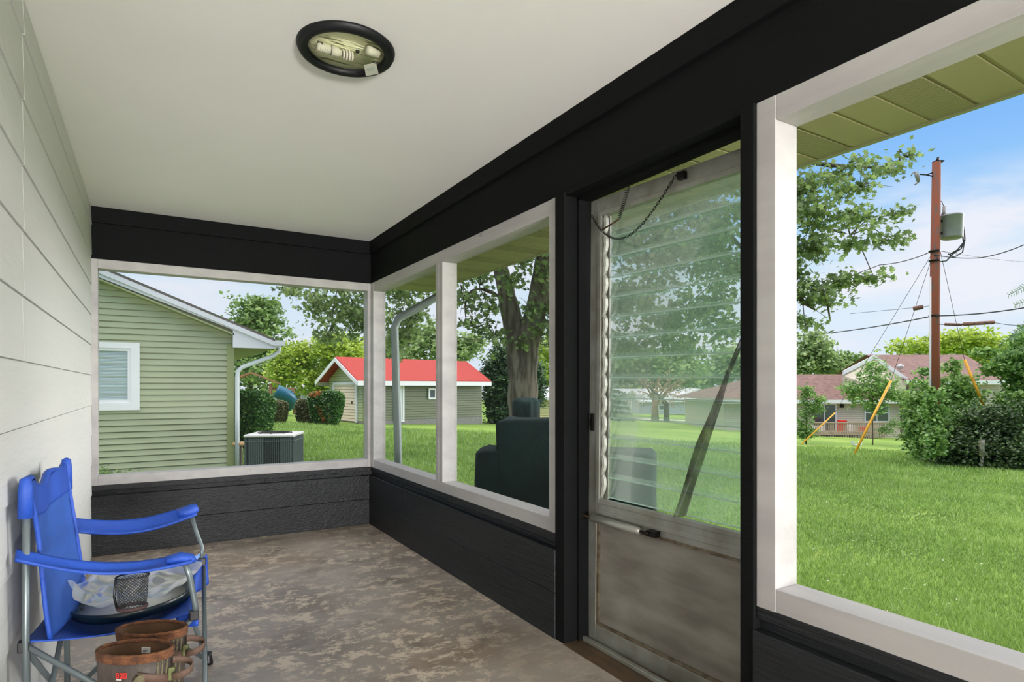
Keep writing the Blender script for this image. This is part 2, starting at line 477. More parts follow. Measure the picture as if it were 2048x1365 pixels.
# roof slab over the porch and its eave, fascia, gutter side
M['soffit'] = None
sm_ = bpy.data.materials.new('olive vinyl soffit'); sm_.use_nodes = True
nt = sm_.node_tree; N = nt.nodes; L = nt.links; b = N['Principled BSDF']; t = N.new('ShaderNodeTexCoord')
sp = N.new('ShaderNodeSeparateXYZ'); L.new(t.outputs['Object'], sp.inputs[0])
def nm(op, a, b_=None):
    n = N.new('ShaderNodeMath'); n.operation = op
    for i, s in enumerate((a, b_)):
        if s is None: continue
        if isinstance(s, (int, float)): n.inputs[i].default_value = s
        else: L.new(s, n.inputs[i])
    return n.outputs[0]
yy = sp.outputs[1]; xx = sp.outputs[0]
PW = 0.1445; Y0 = 1.371
ph = nm('SUBTRACT', yy, Y0 - PW * 60)
cell = nm('MODULO', nm('FLOOR', nm('DIVIDE', ph, PW)), 3.0)
vent = nm('LESS_THAN', nm('ABSOLUTE', nm('SUBTRACT', cell, 0.0)), 0.5)
holes = nm('GREATER_THAN', nm('MULTIPLY', nm('ABSOLUTE', nm('SINE', nm('MULTIPLY', nm('ADD', xx, yy), 330))), nm('ABSOLUTE', nm('SINE', nm('MULTIPLY', nm('SUBTRACT', xx, yy), 330)))), 0.55)
hv = nm('MULTIPLY', holes, vent)
c = mixn(hv, lin((156, 150, 112)), lin((98, 94, 68)))
L.new(c, b.inputs['Base Color']); b.inputs['Roughness'].default_value = 0.6
SOF = sm_
SZ = 2.153; EX = 2.44
so = MB()
yk = Y0 - PW * 40
while yk < 5.70:
    so.box(1.78, EX, yk + 0.008, yk + PW - 0.008, SZ, SZ + 0.012)
    so.box(1.78, EX, yk - 0.008, yk + 0.008, SZ + 0.007, SZ + 0.019)
    yk += PW
struct(so.build('trim_1', SOF), 'olive vented vinyl eave soffit outside the porch windows')
M['eave_white'] = mat('grey white aluminium', (196, 202, 206), 0.4)
M['olive_trim'] = mat('olive aluminium trim', (146, 152, 110), 0.5)
struct(MB().box(EX, EX + .02, YR, 5.75, SZ - 0.006, CZ + 0.02).build('trim_2', M['olive_trim']), 'olive fascia board along the porch eave')
M['shingle'] = mat('grey asphalt shingle', (104, 98, 92), 0.9, var=.4, vscale=40)
struct(MB().prism([(-3.5, 3.7), (EX + .1, CZ + 0.0), (EX + .1, CZ + .1), (-3.5, 3.82)], 'y', YR, 5.78).build('trim_3', M['shingle']), 'shingled roof slab above the porch')

# left wall: lap planks with grooves
lw = MB()
z0 = 1.263 - 0.2095 * 7
k = 0
while z0 < CZ:
    a, c_ = max(z0, 0.0), min(z0 + 0.2095, CZ)
    js = 2.452 if k % 2 == 0 else 2.452
    if z0 > 1.2: segs = [(YR, js - .003), (js + .003, BY)]
    else: segs = [(YR, 0.9), (0.903, BY)]
    for (s0, s1) in segs:
        if c_ - a > 0.004:
            lw.add([(LX + .004, s0, a + .0028), (LX + .004, s1, a + .0028), (LX - .001, s1, c_ - .0015), (LX - .001, s0, c_ - .0015),
                    (LX - .03, s0, a + .0015), (LX - .03, s1, a + .0015), (LX - .03, s1, c_ - .0015), (LX - .03, s0, c_ - .0015)],
                   [(0, 1, 2, 3), (4, 7, 6, 5), (0, 4, 5, 1), (3, 2, 6, 7), (0, 3, 7, 4), (1, 5, 6, 2)])
    z0 += 0.2095; k += 1
lw.box(LX - .12, LX - .008, YR, BY + .12, -0.1, CZ)
struct(lw.build('wall_left', M['white_siding']), 'white lap siding wall with wide planks')

# knee walls: two courses of planks under a ledge
def planks(mb, axis, a, b_, face, out):
    pass
kw = MB()
for (y0, y1) in ((2.30, BY + .02), (YR, 1.2235)):
    kw.box(1.622, 1.79, y0, y1, 0.215, 0.418, bev=.003)
    kw.box(1.622, 1.79, y0, y1, -0.0, 0.2135, bev=.003)
    kw.box(1.66, 1.79, y0, y1, 0.415, 0.458)
    kw.box(1.640, 1.79, y0, y1, 0.452, 0.492, bev=.003)
struct(kw.build('wall_right', M['black_plank']), 'low black plank wall under the long side windows')
kb = MB()
kb.box(LX, 1.63, 5.068, 5.22, 0.215, 0.418, bev=.003)
kb.box(LX, 1.63, 5.068, 5.22, 0.0, 0.2135, bev=.003)
kb.box(LX, 1.66, 5.11, 5.22, 0.415, 0.458)
kb.box(LX, 1.66, 5.085, 5.22, 0.452, 0.492, bev=.003)
struct(kb.build('wall_back', M['black_plank']), 'low black plank wall under the end window')
# headers with a cover strip by the ceiling
hd = MB()
hd.box(WX, 1.79, YR, BY + .1, 2.078, CZ)
hd.box(WX - .018, 1.70, YR, BY, 2.33, CZ, bev=.002)
struct(hd.build('trim_4', M['black_paint']), 'wide black header beam above the side windows')
hb = MB()
hb.box(LX, WX + .1, BY, BY + .12, 2.078, CZ)
hb.box(LX, WX, BY - .018, BY + .1, 2.33, CZ, bev=.002)
struct(hb.build('trim_5', M['black_paint']), 'black header beam above the end window')
# door posts and door header
pb = MB()
pb.box(1.628, 1.80, 2.231, 2.305, 0, 2.08, bev=.003)
pb.box(1.70, 1.76, 2.216, 2.24, 0, 2.06)
struct(pb.build('trim_6', M['black_paint']), 'black door post on the far side of the storm door')
pb = MB()
pb.box(1.628, 1.80, 1.2235, 1.275, 0, 2.08, bev=.003)
pb.box(1.70, 1.76, 1.27, 1.29, 0, 2.06)
struct(pb.build('trim_7', M['black_paint']), 'black door post on the near side of the storm door')
pb = MB(); pb.box(1.636, 1.80, 1.275, 2.231, 2.062, 2.09, bev=.002); pb.box(1.70, 1.755, 1.275, 2.231, 2.048, 2.07)
struct(pb.build('trim_8', M['black_paint']), 'black head jamb above the storm door')
M['threshold'] = mat('dirty wood sill', (96, 74, 52), 0.6, rgb2=(66, 54, 42), vscale=8, stretch=(3, 1, 1))
struct(MB().box(1.622, 1.86, 1.275, 2.231, -0.06, 0.004).build('trim_9', M['threshold']), 'dirty wooden door sill')
struct(MB().box(1.722, 1.745, 1.275, 2.231, 0.003, 0.022, bev=.003).build('trim_10', M['aluminium']), 'metal threshold strip under the storm door')

# windows
def board_window(name, boards, label, film=None):
    e = struct(empty(name), label)
    for nme, bx in boards: MB().box(*bx, bev=.002).build(nme, M['white_wood'], e)
    return e
D0, D1 = 1.644, 1.749
w = board_window('window_1', [
    ('window_frame', (LX, -0.309, BY - .004, BY + .11, 0.49, 2.078)), ('window_frame', (1.615, 1.655, BY - .004, BY + .11, 0.49, 2.078)),
    ('window_frame', (-0.309, 1.615, BY - .002, BY + .11, 2.013, 2.078)), ('window_sill', (-0.309, 1.615, BY - .002, BY + .11, 0.49, 0.556))],
    'wide end window with whitewashed frame looking at the green house')
MB().box(-0.309, 1.615, BY + .085, BY + .0858, .556, 2.013).build('insect_screen', M['screen'], w)
w = board_window('window_2', [
    ('window_frame', (D0 - .004, D1, 5.012, 5.086, 0.49, 2.078)), ('window_frame', (D0 - .004, D1, 2.305, 2.372, 0.49, 2.078)),
    ('mullion', (D0 - .003, D1, 3.655, 3.706, 0.556, 2.003)), ('mullion', (D0 - .002, D1, 3.601, 3.652, 0.556, 2.003)),
    ('window_frame', (D0 - .002, D1, 2.372, 5.012, 2.003, 2.078)), ('window_sill', (D0 - .002, D1, 2.372, 5.012, 0.49, 0.556))],
    'double side window with a white mullion beyond the door')
MB().box(1.731, 1.7318, 3.706, 5.012, .556, 2.003).build('insect_screen', M['screen'], w)
MB().box(1.731, 1.7318, 2.372, 3.601, .556, 2.003).build('insect_screen', M['screen'], w)
w = board_window('window_3', [
    ('window_frame', (D0 - .004, D1, 1.156, 1.2225, 0.49, 2.078)), ('window_frame', (D0 - .002, D1, -1.3, 1.155, 2.003, 2.078)),
    ('window_sill', (D0 - .002, D1, -1.3, 1.155, 0.49, 0.561)), ('window_frame', (D0 - .004, D1, -1.37, -1.30, 0.49, 2.078))],
    'open side window nearest the camera with whitewashed frame')
struct(MB().box(1.62, 1.80, YR, -1.37, 0, 2.08).build('trim_11', M['black_paint']), 'black wall section behind the camera')
# knots of the boards: round darker wood discs set flush in the boards
M['knot'] = mat('wood knot', (176, 170, 166), 0.55, rgb2=(150, 144, 140), vscale=90)

# ================================================================ storm door
door = struct(empty('door_1', (1.776, 2.226, 0), math.radians(-86.6)), 'aluminium jalousie storm door with a stained kick panel')
door.rotation_euler = (0, math.radians(0.7), math.radians(-86.6))
DW = 0.915
fr = MB()
fr.box(0, .052, -.018, .018, -.015, 2.045, bev=.002); fr.box(DW - .052, DW, -.018, .018, -.015, 2.045, bev=.002)
fr.box(.052, DW - .052, -.018, .018, 1.985, 2.045, bev=.002); fr.box(.052, DW - .052, -.018, .018, .575, .650, bev=.002)
fr.box(.052, DW - .052, -.018, .018, -.015, .085, bev=.002)
fr.box(.052, DW - .052, -.022, -.010, .60, .622, bev=.002)
fr.build('door_frame', M['aluminium'], door)
fi = MB(); M['bead'] = mat('grimy aluminium bead', (132, 122, 104), .5, .4, rgb2=(92, 78, 62), vscale=30)
for z0, z1 in ((.085, .575),):
    fi.box(.052, .066, -.014, .012, z0, z1); fi.box(DW - .066, DW - .052, -.014, .012, z0, z1); fi.box(.066, DW - .066, -.014, .012, z0, z0 + .014); fi.box(.066, DW - .066, -.014, .012, z1 - .014, z1)
fi.build('panel_bead', M['bead'], door)
MB().box(.066, DW - .066, -.004, .004, .099, .561).build('kick_panel', M['kick'], door)
sf = MB()
z0, z1 = .650, 1.985
sf.box(.052, .075, -.024, .008, z0, z1, bev=.002); sf.box(DW - .075, DW - .052, -.024, .008, z0, z1, bev=.002)
sf.box(.075, DW - .075, -.024, .008, z1 - .022, z1, bev=.002); sf.box(.075, DW - .075, -.024, .008, z0, z0 + .02, bev=.002)
sf.build('louver_frame', M['aluminium'], door)
NS = 14
pitch = (1.955 - .68) / NS
slat_m = MB().box(.0, DW - .186, -.0028, .0028, 0, pitch + .018).build('louver', M['glass_slat'], door)
edge_m = MB().box(.0, DW - .186, -.0032, .0032, -.003, .002).build('louver_edge', M['glass_edge'], slat_m)
clip = MB()
pr = [(0, 0), (.006, .012), (.016, .03), (.022, .055), (.020, .085), (.010, .102), (.004, .085), (.008, .055), (.004, .03)]
clip.prism([(a, c_) for a, c_ in pr], 'y', -.010, .006)
M['clip'] = mat('grey white louver clip', (196, 196, 188), 0.5, .3)
clip_m = clip.build('louver_clip', M['clip'], door)
for i in range(NS):
    z = .68 + pitch * i
    if i == 0: s_, e_, c_ = slat_m, edge_m, clip_m
    else:
        s_ = slat_m.copy(); e_ = edge_m.copy(); c_ = clip_m.copy()
        for q in (s_, e_, c_): COL.objects.link(q)
        s_.parent = door; e_.parent = s_; c_.parent = door
    s_.location = (.098, .012, z); s_.rotation_euler = (math.radians(-9), 0, 0)
    c_.location = (.077, -.004, z)
ch = MB(); ch.box(.075, .098, .010, .020, .67, 1.963); ch.box(DW - .098, DW - .075, .010, .020, .67, 1.963)
ch.build('louver_channel', M['aluminium'], door)
# torn strip of screen hanging inside
def strip(uu, vv):
    # v along length top to bottom
    cx = np.interp(vv, [0, .1, .25, .32, .45, .6, .8, 1.0], [.835, .815, .765, .745, .705, .655, .60, .545])
    cz = 1.44 - .76 * vv
    wd = np.interp(vv, [0, .12, .2, .27, .4, .6, .8, 1.0], [.004, .012, .018, .012, .032, .036, .044, .075])
    tw = 3.2 * vv + 0.5 * math.sin(vv * 9)
    a = (uu - .5) * wd
    fold = .008 * math.sin(uu * 9 + vv * 7)
    return (cx + a, -.035 + fold + (uu - .5) * .02 * math.sin(tw), cz + a * .25)
M['torn_screen'] = film_mat('torn dark screen cloth', 0.22, (58, 56, 48), 0.5, 0.3, 0.25, 14, (1, 1, .3))
MB().grid(strip, 8, 40).build('torn_screen', M['torn_screen'], door)
# closer
cl = empty('door_closer'); cl.parent = door
cl.location = (0.0, -.05, .585)
M['closer'] = mat('silver grey closer tube', (176, 176, 168), 0.35, .6)
def along(a): return (a, 0, 0)
MB().tube([(.06, 0, 0), (.065, 0, 0), (.34, 0, 0), (.355, 0, 0)], [.012, .017, .017, .010], 16).build('closer_tube', M['closer'], cl)
MB().tube([(.355, 0, 0), (.40, 0, 0)], .007, 8).box(.385, .435, .002, .032, -.012, .012).build('closer_bracket', M['dark_metal'], cl)
MB().tube([(-.035, .0, 0), (.06, 0, 0)], .005, 8).box(-.05, -.02, -.012, .03, -.012, .012).build('closer_rod', M['rust'], cl)
# chain
def link_chain(pts, parent, name, m_, r=.0014, ll=.016):
    mb = MB(); P_ = [Vector(p) for p in pts]
    segs = []; 
    d = [0]
    for i in range(1, len(P_)): d.append(d[-1] + (P_[i] - P_[i - 1]).length)
    nL = int(d[-1] / (ll * .8))
    def at_(s):
        for i in range(1, len(P_)):
            if s <= d[i] or i == len(P_) - 1:
                return P_[i - 1].lerp(P_[i], (s - d[i - 1]) / max(d[i] - d[i - 1], 1e-6))
    for k in range(nL):
        s = (k + .5) * d[-1] / nL
        c_ = at_(s); t_ = (at_(min(s + .004, d[-1])) - at_(max(s - .004, 0))).normalized()
        u_ = t_.orthogonal().normalized(); w_ = t_.cross(u_)
        if k % 2: u_, w_ = w_, u_
        ring = [c_ + t_ * math.cos(a) * ll * .6 + u_ * math.sin(a) * ll * .28 for a in [2 * PI * q / 10 for q in range(10)]]
        mb.tube(ring, r, 5, closed=True)
    return mb.build(name, m_, parent)
pts = []
for q in range(25):
    s = q / 24
    x = .025 + s * .495
    z = 2.00 - .165 * math.sin(PI * (s ** .85)) + .03 * s
    pts.append((x, -.035, z - .03 * (1 - s)))
link_chain(pts, door, 'chain', M['dark_metal'])
MB().box(.52, .555, -.04, -.018, 2.0, 2.03, bev=.003).build('chain_bracket', M['dark_metal'], door)
sp_ = MB()
A = Vector((.275, -.05, 2.05)); B_ = Vector((.205, -.04, 1.915)); turns = 20
ax = (B_ - A).normalized(); u_ = ax.orthogonal().normalized(); w_ = ax.cross(u_)
hp = [A + (B_ - A) * (q / (turns * 8)) + (u_ * math.cos(q * PI / 4) + w_ * math.sin(q * PI / 4)) * .0085 for q in range(turns * 8 + 1)]
sp_.tube(hp, .0013, 5); sp_.tube([A, A + Vector((.01, .0, .03))], .002, 6)
sp_.build('chain_spring', M['dark_metal'], door)
MB().tube([(.09, -.03, 1.895), (.15, -.035, 1.905), (.205, -.04, 1.915)], .004, 6).build('chain_hook', M['rust'], door)
MB().box(.02, .034, -.03, -.016, .98, 1.06).box(.014, .03, -.028, -.018, 1.0, 1.035).build('latch', M['dark_metal'], door)

# ================================================================ ceiling lamp
lamp = tag(empty('ceiling_lamp', (.627, 2.227, CZ)), 'round recessed ceiling lamp with a black ring and spiral bulb', 'lamp')
M['ring'] = mat('satin black ring', (18, 19, 21), 0.5, spec=.3)
M['foil'] = mat('crinkled yellowish reflector', (232, 234, 188), 0.5, 0.0, rgb2=(120, 122, 76), vscale=14, stretch=(.5, 4, 1), lo=.36, hi=.44, detail=8, bump=.8, bscale=30)
MB().lathe([(.137, -.002), (.138, -.016), (.145, -.024), (.158, -.025), (.170, -.019), (.176, -.008), (.177, -.001)], 64).build('ring', M['ring'], lamp)
MB().lathe([(0, -.001), (.139, -.002), (.139, -.004), (0, -.003)], 48).build('reflector', M['foil'], lamp)
M['bulb'] = mat('bulb white', (176, 174, 152), 0.5, spec=.2)
M['ink'] = mat('dark print', (60, 60, 58), 0.6)
def px_lamp(px, py, z):
    D = (z - CAMZ) * FPX / (774 - py); p = P(px, py, D); return Vector((p.x - .627, p.y - 2.227, z - CZ))
a = px_lamp(633, 92, CZ - .022); bq = px_lamp(706, 114, CZ - .022); ax = (bq - a).normalized(); Lb = (bq - a).length
def on(s, r=0, ang=0):
    u_ = Vector((-ax.y, ax.x, 0)); w_ = Vector((0, 0, 1)); return a + ax * (s * Lb) + (u_ * math.cos(ang) + w_ * math.sin(ang)) * r
sock = MB().tube([on(0), on(.05), on(.36), on(.37)], [.010, .0165, .0165, .015], 20)
bo = sock.build('bulb_base', M['bulb'], lamp)
MB().tube([on(.37), on(.39)], .0168, 20).build('bulb_collar', M['ink'], bo)
MB().tube([on(.39), on(.56), on(.66), on(.68)], [.0165, .0165, .012, .008], 20).build('bulb', M['bulb'], lamp)
M['spiral'] = mat('spiral glass tube', (184, 178, 160), 0.4, spec=.3)
hp = [on(.68 + .32 * q / 96, .0115 + .004 * math.sin(PI * q / 96), q * 2 * PI / 24) for q in range(97)]
MB().tube(hp, .0042, 8).build('spiral_tube', M['spiral'], lamp)
s2 = px_lamp(733, 98, CZ - .02); s3 = px_lamp(756, 108, CZ - .02)
MB().tube([s2, s2.lerp(s3, .15), s3], [.013, .0175, .0175], 20).build('empty_socket', M['bulb'], lamp)
c0 = px_lamp(640, 82, CZ - .012); c1 = px_lamp(750, 123, CZ - .012)
for cc in (c0, c1):
    MB().tube([cc + Vector((-.008, 0, -.008)), cc + Vector((-.006, .004, 0)), cc + Vector((0, 0, -.004)), cc + Vector((.006, .003, 0)), cc + Vector((.009, 0, -.008))], .0018, 6).build('retaining_clip', M['dark_metal'], lamp)
cs = px_lamp(715, 103, CZ - .008)
MB().tube([cs + Vector((-.006, 0, 0)), cs + Vector((.006, 0, 0))], .006, 8).build('center_screw', M['dark_metal'], lamp)
q0 = [px_lamp(x, y, CZ - .040) for x, y in ((728, 130), (748, 126), (753, 148), (732, 152))]
q1 = [px_lamp(x, y, CZ - .0401) for x, y in ((748, 126), (752, 125), (757, 147), (753, 148))]
nrm = Vector((0, 0, -.0012))
tg = MB().add([p for p in q0 + [p + nrm for p in q0]], [(0, 1, 2, 3), (4, 7, 6, 5), (0, 4, 5, 1), (1, 5, 6, 2), (2, 6, 7, 3), (3, 7, 4, 0)])
M['tag_paper'] = mat('pale label', (206, 206, 190), 0.6); M['tag_ink'] = mat('teal print', (86, 150, 160), 0.6)
tgo = tg.build('label_tag', M['tag_paper'], lamp)
MB().add(q1 + [p + nrm for p in q1], [(0, 1, 2, 3), (4, 7, 6, 5), (0, 4, 5, 1), (1, 5, 6, 2), (2, 6, 7, 3), (3, 7, 4, 0)]).build('tag_edge', M['tag_paper'], lamp)
ln = MB()
for k in range(9):
    f = .16 + k * .082
    p0 = q0[0].lerp(q0[1], f); p1 = q0[3].lerp(q0[2], f)
    s_ = p0.lerp(p1, .3); e_ = p0.lerp(p1, .62 if k % 3 else .5); off = nrm * 1.15
    wv = (q0[1] - q0[0]) * .02
    ln.add([s_ + off, s_ + off + wv, e_ + off + wv * 2, e_ + off + wv], [(0, 1, 2, 3)])
ln.build('tag_print', M['tag_ink'], tgo)
MB().tube([px_lamp(746, 123, CZ - .012), px_lamp(750, 127, CZ - .042)], .0015, 6).build('tag_wire', M['dark_metal'], lamp)
pr_ = MB()
for k in range(5):
    f = .08 + k * .06
    for q in range(6):
        an = -PI * .85 + q * .22
        p = on(f, .0169, an); p2 = on(f + .008, .0169, an); p3 = on(f + .008, .0169, an + .14); p4 = on(f, .0169, an + .14)
        pr_.add([p, p2, p3, p4], [(0, 1, 2, 3)])
pr_.build('bulb_print', M['ink'], bo)
# ================================================================ camp chair
M['blue'] = mat('blue nylon cloth', (34, 78, 178), 0.55, bump=.25, bscale=300, var=.12, vscale=10)
M['blue_mesh'] = mat('blue nylon mesh cloth', (38, 88, 176), 0.6, bump=.5, bscale=500, var=.1, vscale=30)
M['blue_pale'] = mat('pale blue lining', (120, 160, 222), 0.6)
M['tube_grey'] = mat('grey painted steel tube', (112, 122, 124), 0.35, 0.4, var=.1)
M['foot'] = mat('black plastic', (22, 22, 24), 0.4)
chair = tag(empty('camp_chair', (-.06, 2.5, 0)), 'blue folding camp chair with grey tube legs against the white wall', 'chair')
CO = Vector((-.06, 2.5, 0))
def lc(p): return Vector(p) - CO
def sheet(pts4, nu, nv, fn=None):
    a, b_, c_, d = [Vector(p) - CO for p in pts4]
    def f(u, v):
        p = a.lerp(b_, u).lerp(d.lerp(c_, u), v)
        if fn: p = p + Vector(fn(u, v))
        return tuple(p)
    return MB().grid(f, nu, nv)
NT = Vector((-.305, 2.20, .905)); FT = Vector((-.265, 2.77, .90)); NB = Vector((-.255, 2.235, .43)); FB = Vector((-.21, 2.73, .43))
def back_off(u, v):
    sag = math.sin(PI * u)
    nar = .035 * math.sin(PI * min(v * 1.2, 1)) * (1 - 2 * u)
    top = -.028 * sag * (1 - v) ** 3
    wr = .004 * math.sin(u * 17 + v * 6) * (1 - v)
    return (-.035 * sag * (0.3 + .7 * math.sin(PI * v)) + .03 * sag * v + wr, nar, top + .01 * math.sin(u * 11) * (1 - v) ** 4)
def bpart(v0, v1): 
    def f(u, v):
        V = v0 + (v1 - v0) * v
        p = NT.lerp(FT, u).lerp(NB.lerp(FB, u), V) - CO
        return tuple(p + Vector(back_off(u, V)))
    return f
bk = MB().grid(bpart(.0, 1.0), 28, 30).build('backrest', M['blue_mesh'], chair, solid=.004)
def yoke(u, v):
    V = .0 + (.20 + .05 * (1 - u)) * v
    p = NT.lerp(FT, u).lerp(NB.lerp(FB, u), V) - CO + Vector(back_off(u, V)); p.x += .005; return tuple(p)
MB().grid(yoke, 24, 10).build('backrest_yoke', M['blue'], bk, solid=.003)
def hood(u, v):
    p = NT.lerp(FT, u) - CO + Vector(back_off(u, 0)); a = v * PI
    return (p.x + .010 * math.cos(a) - .004, p.y, p.z + .010 * math.sin(a) + .006 * math.sin(u * 13))
MB().grid(hood, 24, 6).build('top_hem', M['blue'], bk, solid=.003)
for u0 in (0.0, 1.0):
    pts = [Vector(bpart(0, 1)(u0, q / 16)) + Vector((.003, 0, 0)) for q in range(17)]
    MB().tube(pts, .007, 6).build('side_hem', M['blue'], bk)
for c_ in (NT, FT):     # cloth pocket over each back pole
    MB().tube([c_ - CO + Vector((0, 0, -.10)), c_ - CO + Vector((0, 0, -.02)), c_ - CO + Vector((0, 0, .012)), c_ - CO + Vector((0, 0, .018))], [.019, .018, .014, .004], 12).build('pole_pocket', M['blue'], chair)
# seat
SN = Vector((-.31, 2.21, .445)); SF = Vector((-.265, 2.78, .455)); FN = Vector((.125, 2.225, .445)); FF = Vector((.19, 2.85, .455))
def seat_f(u, v):
    p = SN.lerp(FN, u).lerp(SF.lerp(FF, u), v) - CO
    s = math.sin(PI * min(max(u, 0), 1)) * .7 + .3
    z = -.062 * math.sin(PI * v) * s - .045 * math.sin(PI * u) * (1 - abs(2 * v - 1) * .35)
    return (p.x - .02 * math.sin(PI * v) * u, p.y + .02 * math.sin(PI * u) * (1 - 2 * v), p.z + z)
MB().grid(seat_f, 26, 26).build('seat', M['blue'], chair, solid=.004)
# front corner flap of the seat and pockets
def flap(u, v):
    p = FF - CO
    a = Vector((.02, .015, .012)) + Vector((-.10, -.06, -.01)) * u + Vector((0.006, 0, -.125)) * v + Vector((0, .01 * math.sin(v * 4), 0))
    return tuple(p + a + Vector((.012 * math.sin(u * 3), 0, -.02 * u)))
MB().grid(flap, 8, 8).build('seat_corner', M['blue'], chair, solid=.004)
def flap2(u, v):
    p = FN - CO
    a = Vector((.012, .0, .0)) + Vector((-.06, .06, -.015)) * u + Vector((0.0, 0, -.05)) * v
    return tuple(p + a)
MB().grid(flap2, 6, 6).build('seat_corner', M['blue'], chair, solid=.004)
def hemf(u, v):
    p = SF.lerp(FF, .35 + .65 * u) - CO + Vector((0, .006, .0))
    return (p.x, p.y + .004 * v, p.z - .035 + .06 * v - .045 * math.sin(PI * u) )
MB().grid(hemf, 14, 4).build('seat_hem', M['blue_pale'], chair, solid=.003)
# armrests
def arm(p0, p1, w0, w1, sag, roll0, roll1, thick=.004):
    p0 = p0 - CO; p1 = p1 - CO
    d = (p1 - p0).normalized(); side = Vector((0, 0, 1)).cross(d).normalized(); up = d.cross(side) * 1
    def f(u, v):
        c_ = p0.lerp(p1, u) + Vector((0, 0, -sag * math.sin(PI * u)))
        w_ = w0 + (w1 - w0) * u; r = roll0 + (roll1 - roll0) * u
        dv = side * math.cos(r) + Vector((0, 0, 1)) * math.sin(r)
        bow = -.012 * math.sin(PI * v) * math.sin(PI * u)
        return tuple(c_ + dv * (v - .5) * w_ + Vector((0, 0, bow)))
    return MB().grid(f, 24, 8)
ar = arm(Vector((-.325, 2.185, .705)), Vector((.115, 2.215, .625)), .045, .075, .035, .5, .15).build('armrest', M['blue'], chair, solid=.008)
MB().tube([lc((.045, 2.213, .628)), lc((.085, 2.215, .632)), lc((.118, 2.218, .622)), lc((.128, 2.219, .612))], [.020, .027, .024, .010], 12, flat=.6).build('arm_pocket', M['blue'], ar)
ar2 = arm(Vector((-.27, 2.80, .665)), Vector((.165, 2.91, .655)), .06, .075, .038, .9, .5).build('armrest', M['blue'], chair, solid=.008)
MB().tube([lc((.10, 2.905, .645)), lc((.14, 2.91, .650)), lc((.168, 2.92, .655)), lc((.180, 2.92, .645))], [.028, .036, .034, .012], 12, flat=.7).build('arm_pocket', M['blue'], ar2)
# cup holder
M['net'] = mesh_cloth('black net', (30, 30, 32), 0.58, 34)
ch_c = lc((-.045, 2.185, .545))
mb = MB(); n_ = 24; lv = [(0.043, .050), (.042, .02), (.040, -.015), (.037, -.038)]
cup = MB()
vs = []; fs = []
for r, z in lv:
    for k in range(n_ + 1): a_ = 2 * PI * k / n_; vs.append(ch_c + Vector((r * math.cos(a_), r * .8 * math.sin(a_), z)))
for i in range(len(lv) - 1):
    for k in range(n_): fs.append((i * (n_ + 1) + k, i * (n_ + 1) + k + 1, (i + 1) * (n_ + 1) + k + 1, (i + 1) * (n_ + 1) + k))
cup.add(vs, fs, True)
co_ = cup.build('cup_holder', M['net'], chair)
uvl = co_.data.uv_layers.new(name='uv')
for poly in co_.data.polygons:
    for li in poly.loop_indices:
        vi = co_.data.loops[li].vertex_index; i, k = divmod(vi, n_ + 1)
        uvl.data[li].uv = (k / n_ * 2.4, i / 3.0)
M['net_trim'] = mat('dark brown binding', (60, 40, 40), 0.7)
MB().tube([ch_c + Vector((.0375 * math.cos(a_), .030 * math.sin(a_) , -.040)) for a_ in [2 * PI * q / 20 for q in range(20)]], .006, 6, closed=True).build('cup_binding', M['net_trim'], co_)
MB().tube([ch_c + Vector((.044 * math.cos(a_), .035 * math.sin(a_), .055)) for a_ in [2 * PI * q / 20 for q in range(20)]], .003, 6, closed=True).build('cup_rim', M['foot'], co_)
MB().tube([ch_c + Vector((-.043, 0, .05)), ch_c + Vector((-.047, 0, .0)), ch_c + Vector((-.040, 0, -.038))], .004, 6).build('cup_seam', M['foot'], co_)
# frame tubes: uprights, posts, and crossed legs
R_ = .0085
FTN = Vector((-.30, 2.205, .02)); FTF = Vector((-.262, 2.775, .02)); FRN = Vector((.15, 2.20, .02)); FRF = Vector((.215, 2.86, .02))
for nme, pts in (('back_pole', [FTN, (-.305, 2.203, .45), (-.303, 2.20, .90)]), ('back_pole', [FTF, (-.266, 2.775, .45), (-.264, 2.772, .895)])):
    MB().tube([lc(p) for p in pts], R_ + .001, 10).build(nme, M['tube_grey'], chair)
MB().tube([lc(p) for p in ((.095, 2.213, .62), (.112, 2.216, .565), (.128, 2.222, .47), (.13, 2.222, .44))], R_ * 1.1, 10).build('arm_post', M['tube_grey'], chair)
MB().tube([lc(p) for p in ((.150, 2.912, .65), (.172, 2.905, .56), (.192, 2.87, .50), (.188, 2.852, .44))], R_, 10).build('arm_post', M['tube_grey'], chair)
LEGS = [((-.30, 2.215, .43), FRN), ((.13, 2.225, .43), FTN), ((-.262, 2.775, .43), FRF), ((.187, 2.85, .43), FTF),
        ((-.298, 2.22, .42), FTF), ((-.262, 2.77, .42), FTN), ((.13, 2.235, .42), FRF), ((.187, 2.84, .42), FRN)]
for i, (a_, b_) in enumerate(LEGS):
    o_ = Vector((0, -.009, 0)) if i in (0, 2) else Vector((0, .009, 0)) if i in (1, 3) else Vector((-.009, 0, 0)) if i in (4, 6) else Vector((.009, 0, 0))
    MB().tube([lc(a_) + o_, lc(b_) + o_ * .8], R_, 10).build('leg', M['tube_grey'], chair)
for f_ in (FTN, FTF, FRN, FRF):
    MB().lathe([(.018, -.02), (.018, -.008), (.014, .01), (.012, .03)], 12, M=Matrix.Translation(lc(f_))).build('foot', M['foot'], chair)
for c_ in (SN, SF, FN, FF):
    MB().box(-.014, .014, -.014, .014, -.018, .012, M=Matrix.Translation(lc(c_) + Vector((0, 0, -.008))), bev=.003).build('joint', M['foot'], chair)

